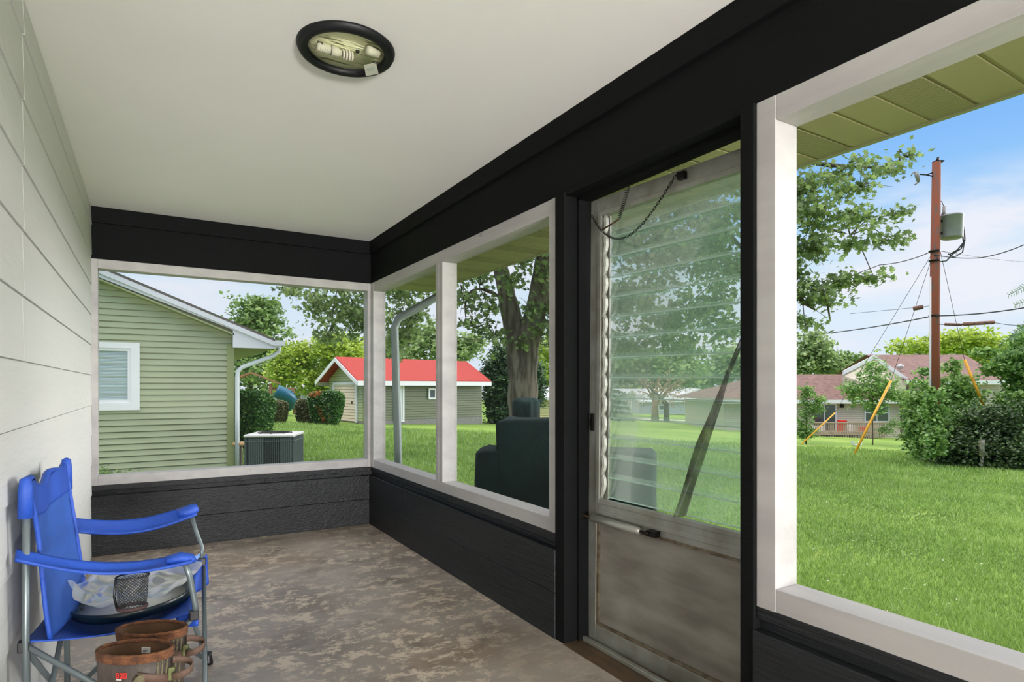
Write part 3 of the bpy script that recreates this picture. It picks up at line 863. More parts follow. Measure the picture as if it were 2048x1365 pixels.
# ================================================================ tray with plastic bag on the seat
tray = tag(empty('serving_tray', (-.045, 2.50, .420), 0), 'round black tray lying on the camp chair seat', 'tray')
tray.rotation_euler = (math.radians(2), math.radians(-3), 0)
M['tray_black'] = mat('dark teal black enamel', (18, 32, 38), 0.25)
MB().lathe([(0, 0), (.165, 0), (.182, .006), (.190, .036), (.186, .038), (.178, .010), (.16, .006), (0, .006)], 56).build('pan', M['tray_black'], tray)
M['tray_inside'] = mat('speckled white inside', (214, 214, 208), 0.4, rgb2=(120, 110, 90), vscale=60, lo=.28, hi=.36, detail=8)
MB().lathe([(0, .0062), (.158, .0062), (.160, .0085), (0, .0085)], 40).build('pan_lining', M['tray_inside'], tray)
bag = MB()
def film(u, v):
    a_ = u * 2 * PI; r = v * .195 * (1 + .10 * math.sin(3 * a_ + 1) + .05 * math.sin(7 * a_))
    z = .016 + .045 * v ** 1.8 + .010 * math.sin(5 * a_ + 4 * v) * v + .004 * math.sin(13 * a_ - 7 * v) * v + .005 * math.sin(19 * v + 2 * a_)
    if v > .8: z += .03 * (v - .8) / .2 * max(0, math.sin(2 * a_ + 1.2))
    return (r * math.cos(a_), r * math.sin(a_), z)
bag.grid(film, 120, 26)
M['film'] = film_mat('clear plastic film', 0.40, (222, 226, 228), 0.32, 0.7, 0.06, 14)
bg_ = tag(bag.build('plastic_bag', M['film']), 'crumpled clear plastic bag lying in the black tray', 'bag')
bg_.location = (-.05, 2.50, .432)

# ================================================================ boots
M['boot_cloth'] = mat('muddy brown camouflage rubber', (84, 74, 66), 0.6, rgb2=(44, 34, 28), vscale=11, stretch=(1, 1, .35), detail=7, bump=.4, bscale=70, rgb3=(66, 58, 52))
M['boot_trim'] = mat('fuzzy orange brown binding', (112, 70, 42), 0.95, rgb2=(76, 46, 28), vscale=60, bump=.45, bscale=260)
M['boot_lining'] = mat('brown lining', (96, 70, 48), 0.9, var=.3, vscale=20)
M['boot_sole'] = mat('dark rubber sole', (36, 32, 30), 0.7)
M['strap'] = mat('brown webbing strap', (92, 70, 58), 0.7, bump=.4, bscale=300)
M['buckle'] = mat('olive plastic buckle', (98, 102, 62), 0.45)
M['badge'] = mat('embossed olive badge', (92, 84, 58), 0.5, bump=.6, bscale=120)
M['red'] = mat('red print', (214, 40, 34), 0.5)
M['white_print'] = mat('white print', (220, 220, 214), 0.5)
def boot(loc, rz, label, number):
    e = tag(empty('boot', loc, rz), label, 'boot', 'pair of tall brown boots')
    HT = .482
    lv = [(.055, .060, .050, -.015), (.09, .058, .048, 0), (.15, .062, .050, 0), (.24, .075, .056, 0), (.34, .088, .056, 0), (.43, .096, .055, 0), (HT, .098, .055, 0)]
    n = 40
    def ring(a_, b_, cx, z, nn=n, amp=0): return [(cx + a_ * math.cos(2 * PI * k / nn), b_ * math.sin(2 * PI * k / nn), z) for k in range(nn)]
    def skin(rings, mbx):
        nn = len(rings[0]); vs = [p for r in rings for p in r]; fs = []
        for i in range(len(rings) - 1):
            for k in range(nn): fs.append((i * nn + k, i * nn + (k + 1) % nn, (i + 1) * nn + (k + 1) % nn, (i + 1) * nn + k))
        mbx.add(vs, fs, True); return mbx
    s_ = skin([ring(a_, b_, cx, z) for z, a_, b_, cx in lv] + [ring(a_ - .006, b_ - .006, cx, z) for z, a_, b_, cx in lv[::-1][:6]], MB())
    sh = s_.build('shaft', M['boot_cloth'], e)
    li = skin([ring(a_ - .0065, b_ - .0065, cx, z) for z, a_, b_, cx in lv[::-1]], MB())
    li.f.append(tuple(len(li.v) - n + k for k in range(n))); li.sm.append(True)
    lio = li.build('lining', M['boot_lining'], sh)
    rim = [Vector((.0955 * math.cos(a_), .0525 * math.sin(a_), HT + .002 + .0006 * math.sin(a_ * 23))) for a_ in [2 * PI * k / 90 for k in range(90)]]
    MB().tube(rim, .0055, 8, closed=True).build('collar_binding', M['boot_trim'], sh)
    skb = [ring(.0985, .0555, 0, HT), ring(.0995, .0565, 0, HT - .004), ring(.0992, .0565, 0, HT - .016)]
    skin(skb, MB()).build('collar_band', M['boot_trim'], sh)
    # foot along -x
    ft = MB(); secs = [(.075, .030, .040, .055), (.05, .044, .055, .075), (0, .048, .062, .085), (-.06, .048, .056, .075), (-.12, .052, .045, .056), (-.17, .050, .036, .044), (-.205, .036, .026, .034), (-.22, .012, .012, .028)]
    rings = []
    for x, w_, h_, zc in secs: rings.append([(x, w_ * math.cos(2 * PI * k / 24), max(.022, zc + h_ * math.sin(2 * PI * k / 24) )) for k in range(24)])
    vs = [p for r in rings for p in r]; fs = []
    for i in range(len(rings) - 1):
        for k in range(24): fs.append((i * 24 + k, i * 24 + (k + 1) % 24, (i + 1) * 24 + (k + 1) % 24, (i + 1) * 24 + k))
    fs += [tuple(range(24)), tuple((len(rings) - 1) * 24 + k for k in range(24))]
    ft.add(vs, fs, True); ft.build('foot', M['boot_cloth'], e)
    out = [(.082, 0), (.07, .035), (.03, .045), (-.05, .044), (-.12, .055), (-.18, .050), (-.225, .025), (-.232, 0), (-.225, -.025), (-.18, -.050), (-.12, -.055), (-.05, -.044), (.03, -.045), (.07, -.035)]
    MB().prism(out, 'z', 0.0, .028).build('sole', M['boot_sole'], e)
    # side seam piping, gusset, strap and buckle at the +x side
    def sp2(ang, z, r=0):
        t_ = min(max((z - .34) / (.48 - .34), 0), 1); A_ = .088 + .0105 * t_ + r; B_ = .056 + .0 * t_ + r
        return Vector((A_ * math.cos(ang), B_ * math.sin(ang), z))
    for an in (-.62, -.48, -.30):
        MB().tube([sp2(an, z, .001) for z in (.30, .36, .42, .465)], .0028, 6).build('seam_piping', M['badge'], sh)
    st = MB()
    def ribbon(pts, w_=.011):
        vs = []; fs = []
        for p in pts: vs += [p + Vector((0, 0, w_)), p - Vector((0, 0, w_))]
        for i in range(len(pts) - 1): fs.append((2 * i, 2 * i + 1, 2 * i + 3, 2 * i + 2))
        st.add(vs, fs, True)
    zz = .435
    ribbon([sp2(an, zz - .004 * k, .004) for k, an in enumerate((-1.15, -1.0, -.85, -.7, -.5, -.3, -.1))])
    c_ = sp2(-.1, zz - .02, .004)
    lp = [c_ + Vector((.006 + .028 * (1 - math.cos(q * PI / 7)) * .9, -.022 * math.sin(q * PI / 7) * 1.0, .003 * q)) for q in range(15)]
    ribbon(lp, .009)
    so_ = st.build('strap', M['strap'], e, solid=.0025)
    bx = sp2(-.16, zz - .012, .010)
    MB().box(-.008, .008, -.006, .008, -.017, .017, M=Matrix.Translation(bx) @ Matrix.Rotation(.3, 4, 'Z'), bev=.003).build('buckle', M['buckle'], so_)
    bp_ = sp2(-1.08, zz - .012, .006)
    rot = Matrix.Translation(bp_) @ Matrix.Rotation(-1.08 + .35, 4, 'Z') @ Matrix.Rotation(PI / 2, 4, 'Y')
    MB().lathe([(0, .004), (.008, .004), (.010, .002), (.014, .004), (.017, .002), (.018, -.004)], 28, M=rot).build('round_badge', M['badge'], so_)
    if number:
        tx = empty('number_print'); 
        # red figures 800 on the shaft, bent to the cloth
        def seg_digit(ch, a0):
            mbd = []
            H = .014; W = .078
            segs = {'8': 'abcdefg', '0': 'abcdef'}[ch]
            box = {'a': (0, 1, 1 - .15, 1), 'd': (0, 1, 0, .15), 'g': (0, 1, .43, .57), 'f': (0, .24, .5, 1), 'b': (.76, 1, .5, 1), 'e': (0, .24, 0, .5), 'c': (.76, 1, 0, .5)}
            for s in segs:
                x0, x1, y0, y1 = box[s]
                mbd.append((a0 + x0 * W, a0 + x1 * W, y0 * H, y1 * H))
            return mbd
        rd = MB(); z00 = .432
        for i, chh in enumerate('800'):
            for a0, a1, y0, y1 in seg_digit(chh, -1.73 + i * .105):
                rd.add([sp2(a0, z00 + y0, .0012), sp2(a1, z00 + y0, .0012), sp2(a1, z00 + y1, .0012), sp2(a0, z00 + y1, .0012)], [(0, 1, 2, 3)])
        bpy.data.objects.remove(tx)
        rd.build('number_print', M['red'], sh, solid=.0006)
        wt = MB()
        for i in range(7):
            a0 = -1.72 + i * .022
            wt.add([sp2(a0, z00 - .005, .0012), sp2(a0 + .015, z00 - .005, .0012), sp2(a0 + .015, z00 - .0025, .0012), sp2(a0, z00 - .0025, .0012)], [(0, 1, 2, 3)])
        wt.build('small_print', M['white_print'], sh, solid=.0006)
        tagm = MB(); tagm.box(-.012, .012, -.001, .001, -.008, .008, M=Matrix.Translation((.0, .046, HT - .022)), bev=.0005)
        to = tagm.build('care_tag', M['white_print'], lio)
        tl_ = MB()
        for k in range(3): tl_.box(-.008, .008 - .003 * k, -.0016, -.0008, .003 - k * .004, .0045 - k * .004, M=Matrix.Translation((.0, .046, HT - .022)))
        tl_.build('tag_print', M['ink'], lio)
    return e
A_ = P(271, 774, 1.60); B_ = P(304, 774, 1.735)
boot((A_.x, A_.y, 0), math.radians(-31), 'tall brown boot with red 800 print, nearest the camera', True)
boot((B_.x, B_.y, 0), math.radians(-31), 'tall brown boot standing behind the one with the red number', False)
# ================================================================ ground
gm = bpy.data.materials.new('lawn soil and grass'); gm.use_nodes = True
nt = gm.node_tree; N = nt.nodes; L = nt.links; b = N['Principled BSDF']; t = N.new('ShaderNodeTexCoord')
g1 = rmp(noise(.35, 5), [(0.32, lin((92, 124, 56))), (0.5, lin((116, 146, 66))), (0.7, lin((144, 162, 84)))])
g2 = rmp(noise(9, 6, .7), [(0.35, (0, 0, 0)), (0.75, (.55, .55, .55))])
c_ = mixn(g2, g1, lin((140, 162, 86)))
L.new(c_, b.inputs['Base Color']); b.inputs['Roughness'].default_value = 0.95; b.inputs['Specular IOR Level'].default_value = .1
bp = N.new('ShaderNodeBump'); bp.inputs['Strength'].default_value = 0.5; bp.inputs['Distance'].default_value = 0.03
L.new(noise(30, 6, .7), bp.inputs['Height']); L.new(bp.outputs[0], b.inputs['Normal'])
def ground_z(x, y):
    z = gz(x, y)
    # far land levels out and rises a little
    d = math.hypot(x, y)
    if d > 60: z -= 0
    return z
xs = [-60, -20, -5, 2, 10, 20, 35, 60, 100, 180]; ys = [-40, -10, 0, 5, 15, 30, 60, 100, 180]
gmb = MB(); gmb.add([(x, y, ground_z(x, y)) for y in ys for x in xs], [(j * 10 + i, j * 10 + i + 1, (j + 1) * 10 + i + 1, (j + 1) * 10 + i) for j in range(8) for i in range(9)])
struct(gmb.build('ground', gm), 'green lawn sloping gently away from the house')
# foundation under the porch floor
M['block'] = mat('grey foundation block', (140, 138, 132), 0.9, var=.2, vscale=8)
struct(MB().box(LX - .1, 1.76, YR, BY + .1, -1.0, -0.12).build('trim_12', M['block']), 'foundation under the porch')

# grass blades near the porch
M['grass'] = leaf_mat('grass blade', (126, 158, 74), (166, 190, 106), (86, 114, 50), 0.4)
def grass(n, d0, d1, hmin, hmax, name):
    D = d0 * (d1 / d0) ** rng.random(n)
    u = rng.uniform(-.70, .95, n)
    x = D * (Fv.x + Rv.x * u); y = D * (Fv.y + Rv.y * u)
    keep = (x > 1.85) | (y > 5.4)
    keep &= ~((x < 1.40) & (y > 12.5))
    x = x[keep]; y = y[keep]; D = D[keep]; n = len(x)
    xg = np.where(x < 2, 2 + (x - 2) * .25, x)
    z = G0 + GB * xg + GC * y
    patch = np.sin(x * 1.7 + np.sin(y * 2.1)) * np.cos(y * 1.3 + x * .6) * .5 + .5
    h = (hmin + (hmax - hmin) * rng.random(n) ** 1.5) * (.65 + .6 * patch) * np.clip(D / 9, 1, 2.2)
    w = .0028 * np.clip(D / 3.4, 1, 6)
    a = rng.uniform(0, 2 * PI, n); lean = rng.normal(0, .45, (n, 2)) * h[:, None]
    dx = np.cos(a) * w; dy = np.sin(a) * w
    co = np.zeros((n, 3, 3))
    co[:, 0] = np.stack([x - dx, y - dy, z - .005], 1); co[:, 1] = np.stack([x + dx, y + dy, z - .005], 1)
    co[:, 2] = np.stack([x + lean[:, 0], y + lean[:, 1], z + h], 1)
    var = np.clip(.05 + .6 * patch + rng.normal(0, .28, n), 0, 1)
    o = raw_mesh(name, co.reshape(-1, 3), 3, n, M['grass'], None, var)
    return o
g = grass(330000, 3.0, 26, .035, .085, 'grass')
tag(g, 'blades of green grass growing over the lawn outside the windows', 'grass', kind='stuff')
# white clover heads
cv = MB()
for i in range(70):
    D = random.uniform(4.5, 13); u = random.uniform(.5, .95); px = 1024 + u * 1200
    p = G(px, D); s = random.uniform(.006, .012)
    cv.add([p + Vector((-s, 0, .07)), p + Vector((0, -s, .07)), p + Vector((s, 0, .07)), p + Vector((0, s, .07)), p + Vector((0, 0, .07 + s))], [(0, 1, 4), (1, 2, 4), (2, 3, 4), (3, 0, 4), (0, 3, 2, 1)])
M['clover'] = mat('white clover', (214, 212, 190), 0.8)
tag(cv.build('clover_flowers', M['clover']), 'scattered white clover heads in the lawn', 'flowers', kind='stuff')
M['gravel'] = mat('pale gravel road', (206, 198, 186), 0.9, var=.1, vscale=2)
rd = MB()
rp = [(1150, 52), (1215, 53), (1300, 55), (1380, 56), (1460, 56), (1530, 56), (1600, 58)]
vs = []
for px, D in rp:
    a_ = G(px, D); b_ = G(px, D * 1.075); vs += [a_ + Vector((0, 0, .03)), b_ + Vector((0, 0, .03))]
rd.add(vs, [(2 * i, 2 * i + 2, 2 * i + 3, 2 * i + 1) for i in range(len(rp) - 1)])
struct(rd.build('trim_13', M['gravel']), 'pale road crossing beyond the lawn')

# ================================================================ siding builder
def lap_rows(mb, x0, x1, z0, z1, expo, Mx, clipf=None, lap=.014, thick=.05):
    """horizontal lap siding in local x,z; outside faces -y"""
    z = z0
    while z < z1 - .005:
        zt = min(z + expo, z1); a0, a1 = x0, x1; b0, b1 = x0, x1
        if clipf:
            a0, a1 = clipf(z); b0, b1 = clipf(zt)
            if a1 - a0 < .02: break
            if b1 - b0 < .01: m_ = (b0 + b1) / 2; b0, b1 = m_ - .005, m_ + .005
        g_ = expo * .16; r_ = .035
        zb = min(z + g_, zt - .004)
        mb.add([(a0, -lap, zb), (a1, -lap, zb), (b1, 0, zt), (b0, 0, zt), (a0, r_, zb), (a1, r_, zb), (a1, r_, z), (a0, r_, z), (a1, 0, z), (a0, 0, z)],
               [(0, 1, 2, 3), (4, 5, 1, 0), (7, 6, 5, 4), (9, 8, 6, 7)], False, Mx)
        z += expo
def MT(x, y, z, rz=0): return Matrix.Translation((x, y, z)) @ Matrix.Rotation(rz, 4, 'Z')
def win_part(parent, Mx, x0, x1, z0, z1, fr=.09, mat_='white_vinyl', pane='dark_pane', mull=0, bars=(), name='window'):
    f = MB()
    f.box(x0, x0 + fr, -.07, .02, z0, z1, Mx); f.box(x1 - fr, x1, -.07, .02, z0, z1, Mx)
    f.box(x0 + fr, x1 - fr, -.07, .02, z1 - fr, z1, Mx); f.box(x0 + fr, x1 - fr, -.07, .02, z0, z0 + fr, Mx)
    for b_ in bars:
        if b_[0] == 'v': f.box(b_[1] - .025, b_[1] + .025, -.06, .01, z0 + fr, z1 - fr, Mx)
        else: f.box(x0 + fr, x1 - fr, -.061, .011, b_[1] - .025, b_[1] + .025, Mx)
    o = f.build(name, M[mat_], parent)
    MB().box(x0 + fr * .8, x1 - fr * .8, -.045, -.035, z0 + fr * .8, z1 - fr * .8, Mx).build('pane', M[pane], o)
    return o
M['white_vinyl'] = mat('white vinyl', (222, 222, 226), 0.4)
M['dark_pane'] = mat('dark window glass', (70, 78, 80), 0.08, spec=.8)
M['grey_pane'] = mat('greyish window glass', (150, 160, 166), 0.1, spec=.8)
M['green_siding'] = mat('sage green vinyl siding', (168, 174, 142), 0.5, var=.06, vscale=1.5, bump=.05, bscale=60)
M['green_corner'] = mat('sage green corner trim', (140, 148, 100), 0.5)
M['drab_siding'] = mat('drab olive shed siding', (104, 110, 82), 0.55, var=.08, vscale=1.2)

# ---------------------------------------------------------------- green wing of the house
wing = tag(empty('house_wing', (1.36, 12.6, gz(1.36, 12.6))), 'sage green sided house wing with white roof edge, seen through the end window', 'house')
gzv = gz(1.36, 12.6)
Wm = Matrix.Identity(4)
# wall in wing-local coords: x = world x - 1.36
EZ = 1.98 - gzv                       # eave height above local ground
RX = -3.6                             # ridge at local x
SL = .405
OV = .80
def topz(x): return EZ + .10 + (-(x)) * SL      # underside of rake over the wall
wm_ = MB()
def clipw(z):
    return (-8, 0)
lap_rows(wm_, -8, 0, .03, EZ + .33 + 3.6 * SL, .108, Wm, lambda z: ((-7.2, 0.0) if z <= EZ + .33 else (-7.2 + (z - EZ - .33) / SL, -(z - EZ - .33) / SL)), .02)
wm_.box(-7.2, -7.15, .05, 7.5, 0, EZ); wm_.box(-.05, -.0, .05, 7.5, 0, EZ); wm_.box(-7.2, 0, 7.45, 7.5, 0, EZ)
wm_.build('wall', M['green_siding'], wing)
MB().box(-.10, .03, -.03, .03, 0, EZ + .02).build('corner_trim', M['green_corner'], wing)
M['concrete_edge'] = mat('stained foundation edge', (120, 112, 100), 0.9)
MB().box(-7.2, .0, .0, .06, -.3, .035).build('foundation', M['concrete_edge'], wing)
# roof slabs with white rake board and eave return
def zr(x): return EZ + .37 + (-x) * SL     # top of roof at local x (east slope)
rf = MB()
xe = OV
rf.prism([(xe, zr(xe) - .03), (RX, zr(RX) - .03), (RX, zr(RX) + .05), (xe + .04, zr(xe + .04) + .05)], 'y', -.28, 7.7)
rf.prism([(2 * RX - xe, zr(xe) - .03), (RX, zr(RX) - .03), (RX, zr(RX) + .05), (2 * RX - xe - .04, zr(xe + .04) + .05)], 'y', -.28, 7.7)
rf.build('roof', M['shingle'], wing)
M['fascia'] = mat('white aluminium fascia', (206, 206, 216), 0.45)
rk = MB()
rk.prism([(xe, zr(xe) - .19 + .1), (RX, zr(RX) - .19), (RX, zr(RX) - .01), (xe, zr(xe) - .01)], 'y', -.27, -.24)
rk.prism([(xe, zr(xe) - .09), (RX, zr(RX) - .09), (RX, zr(RX) + .0), (xe, zr(xe) + .0)], 'y', -.30, -.27)
rk.prism([(2 * RX - xe, zr(xe) - .09), (RX, zr(RX) - .19), (RX, zr(RX) - .01), (2 * RX - xe, zr(xe) - .01)], 'y', -.27, -.24)
rk.build('rake_board', M['fascia'], wing)
rs = MB(); rs.prism([(0, zr(0) - .20), (RX, zr(RX) - .20), (RX, zr(RX) - .17), (0, zr(0) - .17)], 'y', -.26, 0)
rs.build('rake_soffit', M['olive_trim'], wing)
er = MB(); er.prism([(-.02, EZ - .06), (xe - .06, EZ - .06), (xe - .02, EZ - .02), (xe, zr(xe) - .02), (-.02, zr(-.02) - .02)], 'y', -.26, -.20)
er.build('eave_return', M['fascia'], wing)
MB().box(.0, xe - .06, -.20, 7.6, EZ - .05, EZ - .02).build('eave_soffit', M['olive_trim'], wing)
gt = MB(); gt.prism([(xe - .05, EZ + .0), (xe + .05, EZ - .0), (xe + .10, EZ + .06), (xe + .10, EZ + .10), (xe - .05, EZ + .10)], 'y', -.30, 7.6)
gt.box(xe - .08, xe + .10, -.32, -.295, EZ + .0, EZ + .10)
gt.build('gutter', M['fascia'], wing)
M['spout'] = mat('white metal downspout', (206, 212, 216), 0.4)
ds = MB()
ds.tube([(xe + .03, -.10, EZ + .02), (xe + .02, -.10, EZ - .10), (xe - .10, -.10, EZ - .20), (.16, -.09, EZ - .42), (.085, -.08, EZ - .50), (.075, -.075, EZ - .62), (.075, -.075, 1.0), (.075, -.075, .08)], .042, 10)
ds.build('downspout', M['spout'], wing)
M['blind'] = mat('pale window with blind', (168, 188, 190), 0.25, spec=.6, var=.08, vscale=30, stretch=(.1, .1, 2))
xr = -.17 - 1.36 + .02
wz0, wz1 = .77 - gzv, 1.96 - gzv
wo_ = MB(); wo_.box(xr - 1.5, xr, -.05, .02, wz0, wz1)
wf = MB()
for (a0, a1, c0_, c1_) in ((xr - .13, xr, wz0, wz1), (xr - 1.5, xr - 1.37, wz0, wz1), (xr - 1.37, xr - .13, wz1 - .10, wz1), (xr - 1.37, xr - .13, wz0, wz0 + .13)): wf.box(a0, a1, -.06, .02, c0_, c1_)
wfo = wf.build('window', M['white_vinyl'], wing)
wf2 = MB()
for (a0, a1, c0_, c1_) in ((xr - .18, xr - .13, wz0 + .13, wz1 - .10), (xr - 1.37, xr - 1.32, wz0 + .13, wz1 - .10), (xr - 1.32, xr - .18, wz1 - .15, wz1 - .10), (xr - 1.32, xr - .18, wz0 + .13, wz0 + .18)): wf2.box(a0, a1, -.04, .02, c0_, c1_)
wf2.build('sash', M['white_vinyl'], wfo)
bl = MB(); z = wz0 + .18
bl.box(xr - 1.32, xr - .18, -.010, 0.0, wz0 + .18, wz1 - .15)
while z < wz1 - .16: bl.add([(xr - 1.32, -.024, z), (xr - .18, -.024, z), (xr - .18, -.012, z + .024), (xr - 1.32, -.012, z + .024)], [(0, 1, 2, 3)]); z += .025
bl.build('blind', M['blind'], wfo)

# downspout at the porch corner
pd = MB()
b0 = Vector((1.90, 5.20, gz(1.9, 5.2)))
def rect_tube(mb, pts, w, d):
    mb.tube(pts, w, 4, flat=d / w)
rect_tube(pd, [b0 + Vector((.06, 0, .02)), b0 + Vector((.03, 0, 1.2)), (1.90, 5.20, 1.72), (1.93, 5.19, 1.80), (2.0, 5.15, 1.845), (2.30, 5.02, 2.04), (2.37, 5.0, 2.09), (2.385, 4.99, 2.165)], .037, .037)
M['spout_green'] = mat('grey green metal downspout', (134, 144, 142), 0.4)
tag(pd.build('downspout', M['spout_green']), 'grey metal downspout bending up to the porch eave at the corner', 'downspout')
gt = MB(); gt.prism([(EX + .02, CZ - .12), (EX + .11, CZ - .12), (EX + .14, CZ - .02), (EX + .02, CZ - .02)], 'y', YR, 5.75)
struct(gt.build('trim_14', M['fascia']), 'gutter along the porch eave')

# ---------------------------------------------------------------- condenser unit
p = P(550, 774, 9.0); acz = gz(p.x, p.y)
ac = tag(empty('air_conditioner', (p.x, p.y, acz), math.radians(-24)), 'dark grey ribbed air conditioner unit on a pad by the green wing', 'air conditioner')
M['ac_dark'] = mat('dark slate grille', (88, 98, 100), 0.5, .3)
M['ac_top'] = mat('pale metal top', (196, 194, 196), 0.5)
hh = .49 - acz
MB().box(-.42, .42, -.42, .42, -.05, .06, bev=.01).build('pad', M['block'], ac)
bd = MB(); bd.box(-.33, .33, -.33, .33, .06, hh - .03, bev=.03)
bd.build('housing', mat('condenser coil', (44, 52, 56), .7), ac)
gr = MB()
for s_ in range(4):
    rot = Matrix.Rotation(s_ * PI / 2, 4, 'Z')
    for k in range(23): gr.box(-.318 + k * .0278, -.306 + k * .0278, -.346, -.332, .08, hh - .05, rot)
    for k in range(3): gr.box(-.33, .33, -.350, -.340, .10 + k * (hh - .2) / 2, .115 + k * (hh - .2) / 2, rot)
gr.build('grille', M['ac_dark'], ac)
tp = MB(); tp.box(-.35, .35, -.35, .35, hh - .04, hh, bev=.014)
tp.build('top_cover', M['ac_top'], ac)
fg = MB()
for k in range(5): fg.tube([( (.06 + k * .045) * math.cos(a_), (.06 + k * .045) * math.sin(a_), hh + .012) for a_ in [2 * PI * q / 28 for q in range(28)]], .004, 5, closed=True)
for k in range(8): fg.tube([(.03 * math.cos(k * PI / 4), .03 * math.sin(k * PI / 4), hh + .016), (.25 * math.cos(k * PI / 4), .25 * math.sin(k * PI / 4), hh + .004)], .004, 5)
fg.build('fan_guard', M['dark_metal'], ac)

# ---------------------------------------------------------------- covered grills
M['cover'] = mat('dark green black vinyl cover', (24, 46, 44), 0.85, spec=.2, rgb2=(22, 28, 30), vscale=3, bump=.2, bscale=9)
def slab_cover(mb, x0, x1, y0, y1, z0, z1, r=.05, flare=.03, M_=None, dip=.0):
    n = 6
    prof = [(flare, z0), (.0, z0 + (z1 - z0) * .55), (0, z1 - r)] + [(-r * (1 - math.cos(q * PI / 2 / 4)), z1 - r + r * math.sin(q * PI / 2 / 4)) for q in range(1, 5)]
    rings = []
    for o_, z in prof:
        ring = []
        cx0, cx1, cy0, cy1 = x0 - o_, x1 + o_, y0 - o_, y1 + o_
        c = .05
        pts = [(cx0 + c, cy0), (cx1 - c, cy0), (cx1, cy0 + c), (cx1, cy1 - c), (cx1 - c, cy1), (cx0 + c, cy1), (cx0, cy1 - c), (cx0, cy0 + c)]
        # subdivide sides
        for i in range(8):
            a_, b_ = pts[i], pts[(i + 1) % 8]; m_ = 5 if i % 2 == 0 else 2
            for q in range(m_):
                f = q / m_; wob = .008 * math.sin(9 * (i + f) + z * 7)
                x_ = a_[0] + (b_[0] - a_[0]) * f; y_ = a_[1] + (b_[1] - a_[1]) * f
                ring.append((x_ + wob, y_ + wob, z + (.012 * math.sin((i + f) * 2.3) if z > z0 else 0)))
        rings.append(ring)
    nn = len(rings[0]); vs = [p for r_ in rings for p in r_]; fs = []
    for i in range(len(rings) - 1):
        for k in range(nn): fs.append((i * nn + k, i * nn + (k + 1) % nn, (i + 1) * nn + (k + 1) % nn, (i + 1) * nn + k))
    fs.append(tuple((len(rings) - 1) * nn + k for k in range(nn))); fs.append(tuple(range(nn - 1, -1, -1)))
    mb.add(vs, fs, True, M_)
pl = P(960, 774, 5.35); pr2 = P(1312, 774, 5.0)
gc = (pl + pr2) / 2; wd = (Vector((pr2.x, pr2.y, 0)) - Vector((pl.x, pl.y, 0))); gl_ = wd.length; ang = math.atan2(wd.y, wd.x)
gzz = gz(gc.x, gc.y)
gr_ = tag(empty('covered_grill', (gc.x, gc.y, gzz), ang), 'large barbecue grill under a dark green cover, stepped at both sides', 'grill')
zt = .905 - gzz; zs = .64 - gzz
mb = MB(); slab_cover(mb, -gl_ / 2, gl_ / 2, -.22, .28, 0.02, zs, .04, .03)
mb.build('lower_cover', M['cover'], gr_)
mb = MB(); slab_cover(mb, -gl_ / 2 + .20, gl_ / 2 - .40, -.235, .30, zs * .35, zt, .05, .02)
mb.build('upper_cover', M['cover'], gr_)
pk = P(1052, 774, 6.6)
kz = gz(pk.x, pk.y); kt = CAMZ - (798 - 774) / 1200 * 6.6 - kz
kg = tag(empty('covered_smoker', (pk.x, pk.y, kz), .3), 'narrow smoker under a dark cover, standing behind the large grill', 'grill')
mb = MB(); slab_cover(mb, -.135, .135, -.13, .13, 0.0, kt, .05, .05); mb.build('cover', M['cover'], kg)
mb = MB(); mb.box(.07, .15, -.12, .12, kt - .035, kt - .01, bev=.004); mb.build('handle_flap', M['cover'], kg)

# ---------------------------------------------------------------- red roofed shed
C1 = G(728, 28.2); sa = math.atan2(.2, .98)
shed = tag(empty('garden_shed', (C1.x, C1.y, C1.z), sa), 'olive sided shed with bright red roof across the lawn', 'shed')
SLn, SW, SH = 7.2, 3.6, 2.14
I4 = Matrix.Identity(4)
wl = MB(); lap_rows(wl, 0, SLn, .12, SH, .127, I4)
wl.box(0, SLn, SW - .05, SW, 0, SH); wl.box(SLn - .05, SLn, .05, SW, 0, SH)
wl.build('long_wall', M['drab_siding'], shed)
gbl = MB(); Mg = Matrix.Translation((0, SW, 0)) @ Matrix.Rotation(-PI / 2, 4, 'Z')
RH = .95
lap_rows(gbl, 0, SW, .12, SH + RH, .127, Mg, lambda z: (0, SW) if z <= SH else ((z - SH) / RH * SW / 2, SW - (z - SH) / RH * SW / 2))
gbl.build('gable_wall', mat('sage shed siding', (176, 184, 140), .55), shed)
MB().box(-.03, SLn + .02, -.0, SW, -.4, .13).build('foundation', M['block'], shed)
MB().box(-.04, .06, -.05, .06, .1, SH).build('corner_trim', M['green_corner'], shed)
M['red_roof'] = mat('bright red shingle', (172, 52, 44), 0.75, var=.25, vscale=12, stretch=(1, 1, 4))
ov = .38; sl = RH / (SW / 2)
rf = MB()
rf.prism([(-ov, SH - ov * sl + .06), (SW / 2, SH + RH + .06), (SW / 2, SH + RH + .14), (-ov, SH - ov * sl + .14)], 'x', -.55, SLn + .35)
rf.prism([(SW + ov, SH - ov * sl + .06), (SW / 2, SH + RH + .06), (SW / 2, SH + RH + .14), (SW + ov, SH - ov * sl + .14)], 'x', -.55, SLn + .35)
rf.build('roof', M['red_roof'], shed)
fa = MB()
fa.prism([(-ov, SH - ov * sl - .10), (SW / 2, SH + RH - .10), (SW / 2, SH + RH + .09), (-ov, SH - ov * sl + .09)], 'x', -.60, -.55)
fa.prism([(SW + ov, SH - ov * sl - .10), (SW / 2, SH + RH - .10), (SW / 2, SH + RH + .09), (SW + ov, SH - ov * sl + .09)], 'x', -.60, -.55)
fa.box(-.55, SLn + .35, -ov - .04, -ov, SH - ov * sl - .12, SH - ov * sl + .10); fa.box(-.55, SLn + .35, SW + ov, SW + ov + .04, SH - ov * sl - .12, SH - ov * sl + .10)
